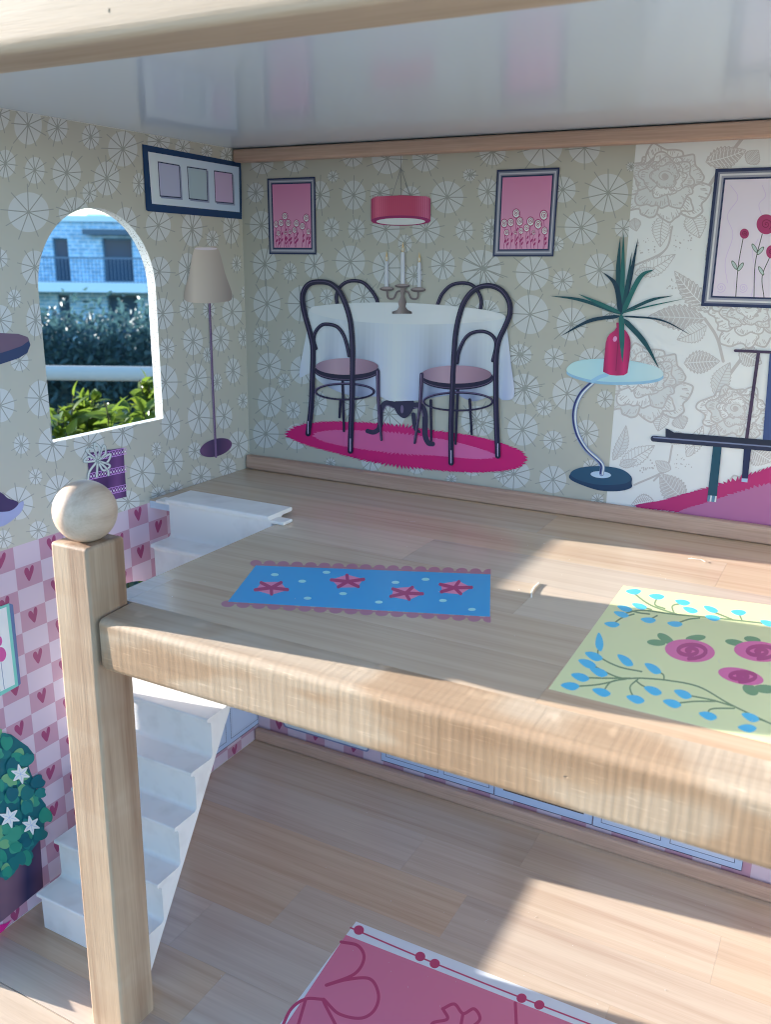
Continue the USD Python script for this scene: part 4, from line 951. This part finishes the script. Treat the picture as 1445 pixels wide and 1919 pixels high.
# hedge
hedge = thing('hedge', 'dark blue green hedge in a row beyond the handrail', 'hedge')
_, zh = loc(185, 612, 5.5)
r = np.random.default_rng(21); hv, hf, k = [], [], 0
for i in range(26000):
    a, f = (r.uniform(-3.6, -0.7) if i < 20000 else r.uniform(-5.5, 1.5)), 5.2 + r.random() ** 1.7 * 1.0
    crest = zh + .10 * (meshkit.noise(np.array([a * 2.2, f * 2, 0.0])) - .5) + .05 * r.normal()
    z = crest - (r.random() ** 1.6) * 1.6 if r.random() < .97 else crest + r.random() * .12
    v, fc = leaf_mesh(r.uniform(.04, .075), r.uniform(.018, .03)); hv.append(place(v, W(a, f, z), r.normal(0, 1, 3), r.normal(0, 1))); hf.append(fc + k); k += len(v)
core = []
for i in range(1400):
    b = trimesh.creation.icosphere(0, r.uniform(.12, .2)); a = r.uniform(-5.5, 1.5); b.apply_translation(W(a, r.uniform(5.6, 6.0), zh - .22 - r.random() * 1.5)); core.append(b)
obj('inner_foliage', cat(core), HEDGE, hedge, kind='stuff')
obj('foliage', (np.vstack(hv), np.vstack(hf)), HEDGE, hedge, kind='stuff')
obj('stems', cat([fibre([W(a, 5.8, -4.2), W(a + .05, 5.75, -2.4), W(a - .04, 5.8, zh - .15)], .03) for a in np.arange(-5.3, 1.4, .45)]), STEM, hedge)
# apartment building
F0 = 36.0
bl = thing('apartment_building', 'pale brick apartment building with a balcony, seen through the arched window', 'building')
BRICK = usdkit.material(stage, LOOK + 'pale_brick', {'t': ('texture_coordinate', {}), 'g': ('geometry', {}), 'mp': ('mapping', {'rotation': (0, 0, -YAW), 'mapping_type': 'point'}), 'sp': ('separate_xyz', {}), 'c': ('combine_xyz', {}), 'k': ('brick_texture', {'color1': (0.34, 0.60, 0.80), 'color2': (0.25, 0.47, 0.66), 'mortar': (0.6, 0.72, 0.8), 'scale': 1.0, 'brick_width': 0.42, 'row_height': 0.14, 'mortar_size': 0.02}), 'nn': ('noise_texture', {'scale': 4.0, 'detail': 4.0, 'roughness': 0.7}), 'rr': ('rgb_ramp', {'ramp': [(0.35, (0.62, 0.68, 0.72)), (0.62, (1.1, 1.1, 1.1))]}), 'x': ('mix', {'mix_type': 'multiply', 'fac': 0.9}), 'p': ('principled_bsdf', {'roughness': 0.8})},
                         [('g.position', 'mp.vector'), ('mp.vector', 'sp.vector'), ('sp.x', 'c.x'), ('sp.z', 'c.y'), ('c.vector', 'k.vector'), ('k.color', 'x.color1'), ('g.position', 'nn.vector'), ('nn.fac', 'rr.fac'), ('rr.color', 'x.color2'), ('x.color', 'p.base_color')], surface='p.BSDF')
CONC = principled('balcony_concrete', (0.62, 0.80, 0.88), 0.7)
DARKG = usdkit.material(stage, LOOK + 'window_pane', {'p': ('principled_bsdf', {'base_color': (0.03, 0.07, 0.12), 'roughness': 0.06})}, surface='p.BSDF')
FRM = principled('window_frame', (0.08, 0.13, 0.18), 0.5)
RLG = principled('balcony_railing', (0.12, 0.19, 0.27), 0.5)
_, zroof = loc(170, 411, F0); _, zs1 = loc(170, 530, F0 - 1.5); _, zs0 = loc(170, 548, F0 - 1.5)
rects = []
for (u0, v0, u1, v1) in ((97, 447, 133, 531), (190, 447, 252, 531), (108, 553, 137, 640), (200, 553, 262, 640), (300, 447, 340, 531), (10, 447, 50, 531), (300, 553, 340, 640)):
    (a0, za), (a1, zb) = loc(u0, v0, F0), loc(u1, v1, F0); rects.append((a0, a1, zb, za))
wallp = box(-24, -4.3, 6, zroof)
for q in rects:
    wallp = wallp.difference(box(q[0], q[2], q[1], q[3]))
m = extrude(wallp, 0.3); v = m.vertices; m.vertices = np.outer(v[:, 0], E1) + np.outer(F0 + v[:, 2], E2) + np.outer(v[:, 1], Zb) + CAM * (1, 1, 0); m.fix_normals()
obj('wall', m, BRICK, bl)
obj('rear_volume', local(-24, 6, F0 + .32, F0 + 10, -4.3, zroof - .05), CONC, bl)
obj('roof_edge', local(-24.1, 6.1, F0 - .12, F0 - .002, zroof - .10, zroof + .12), CONC, bl)
(aw0, zw), (aw1, zv) = loc(155, 430, F0 - .5), loc(262, 441, F0 - .5)
obj('awning', local(aw0, aw1, F0 - .6, F0 - .004, zv, zw), FRM, bl)
for q in rects:
    w_ = obj('window', cat([local(q[0], q[1], F0 + .16, F0 + .2, q[3] - .08, q[3]), local(q[0], q[1], F0 + .16, F0 + .2, q[2], q[2] + .08), local(q[0], q[0] + .07, F0 + .16, F0 + .2, q[2] + .08, q[3] - .08), local(q[1] - .07, q[1], F0 + .16, F0 + .2, q[2] + .08, q[3] - .08)]), FRM, bl)
    obj('pane', local(q[0] + .07, q[1] - .07, F0 + .17, F0 + .18, q[2] + .08, q[3] - .08), DARKG, w_)
obj('balcony_slab', local(-24, 6, F0 - 1.5, F0 - .003, zs0, zs1), CONC, bl)
bars = [local(-24, 6, F0 - 1.45, F0 - 1.42, zs1 + .86, zs1 + .92)]
for a in np.arange(-23.9, 6, .14):
    bars.append(local(a, a + .014, F0 - 1.445, F0 - 1.425, zs1, zs1 + .858))
obj('balcony_railing', cat(bars), RLG, bl)
(ac, zc) = loc(181, 402, F0 + 2)
obj('chimney', local(ac - .3, ac + .3, F0 + 1.7, F0 + 2.3, zroof - .06, zc), CONC, bl)
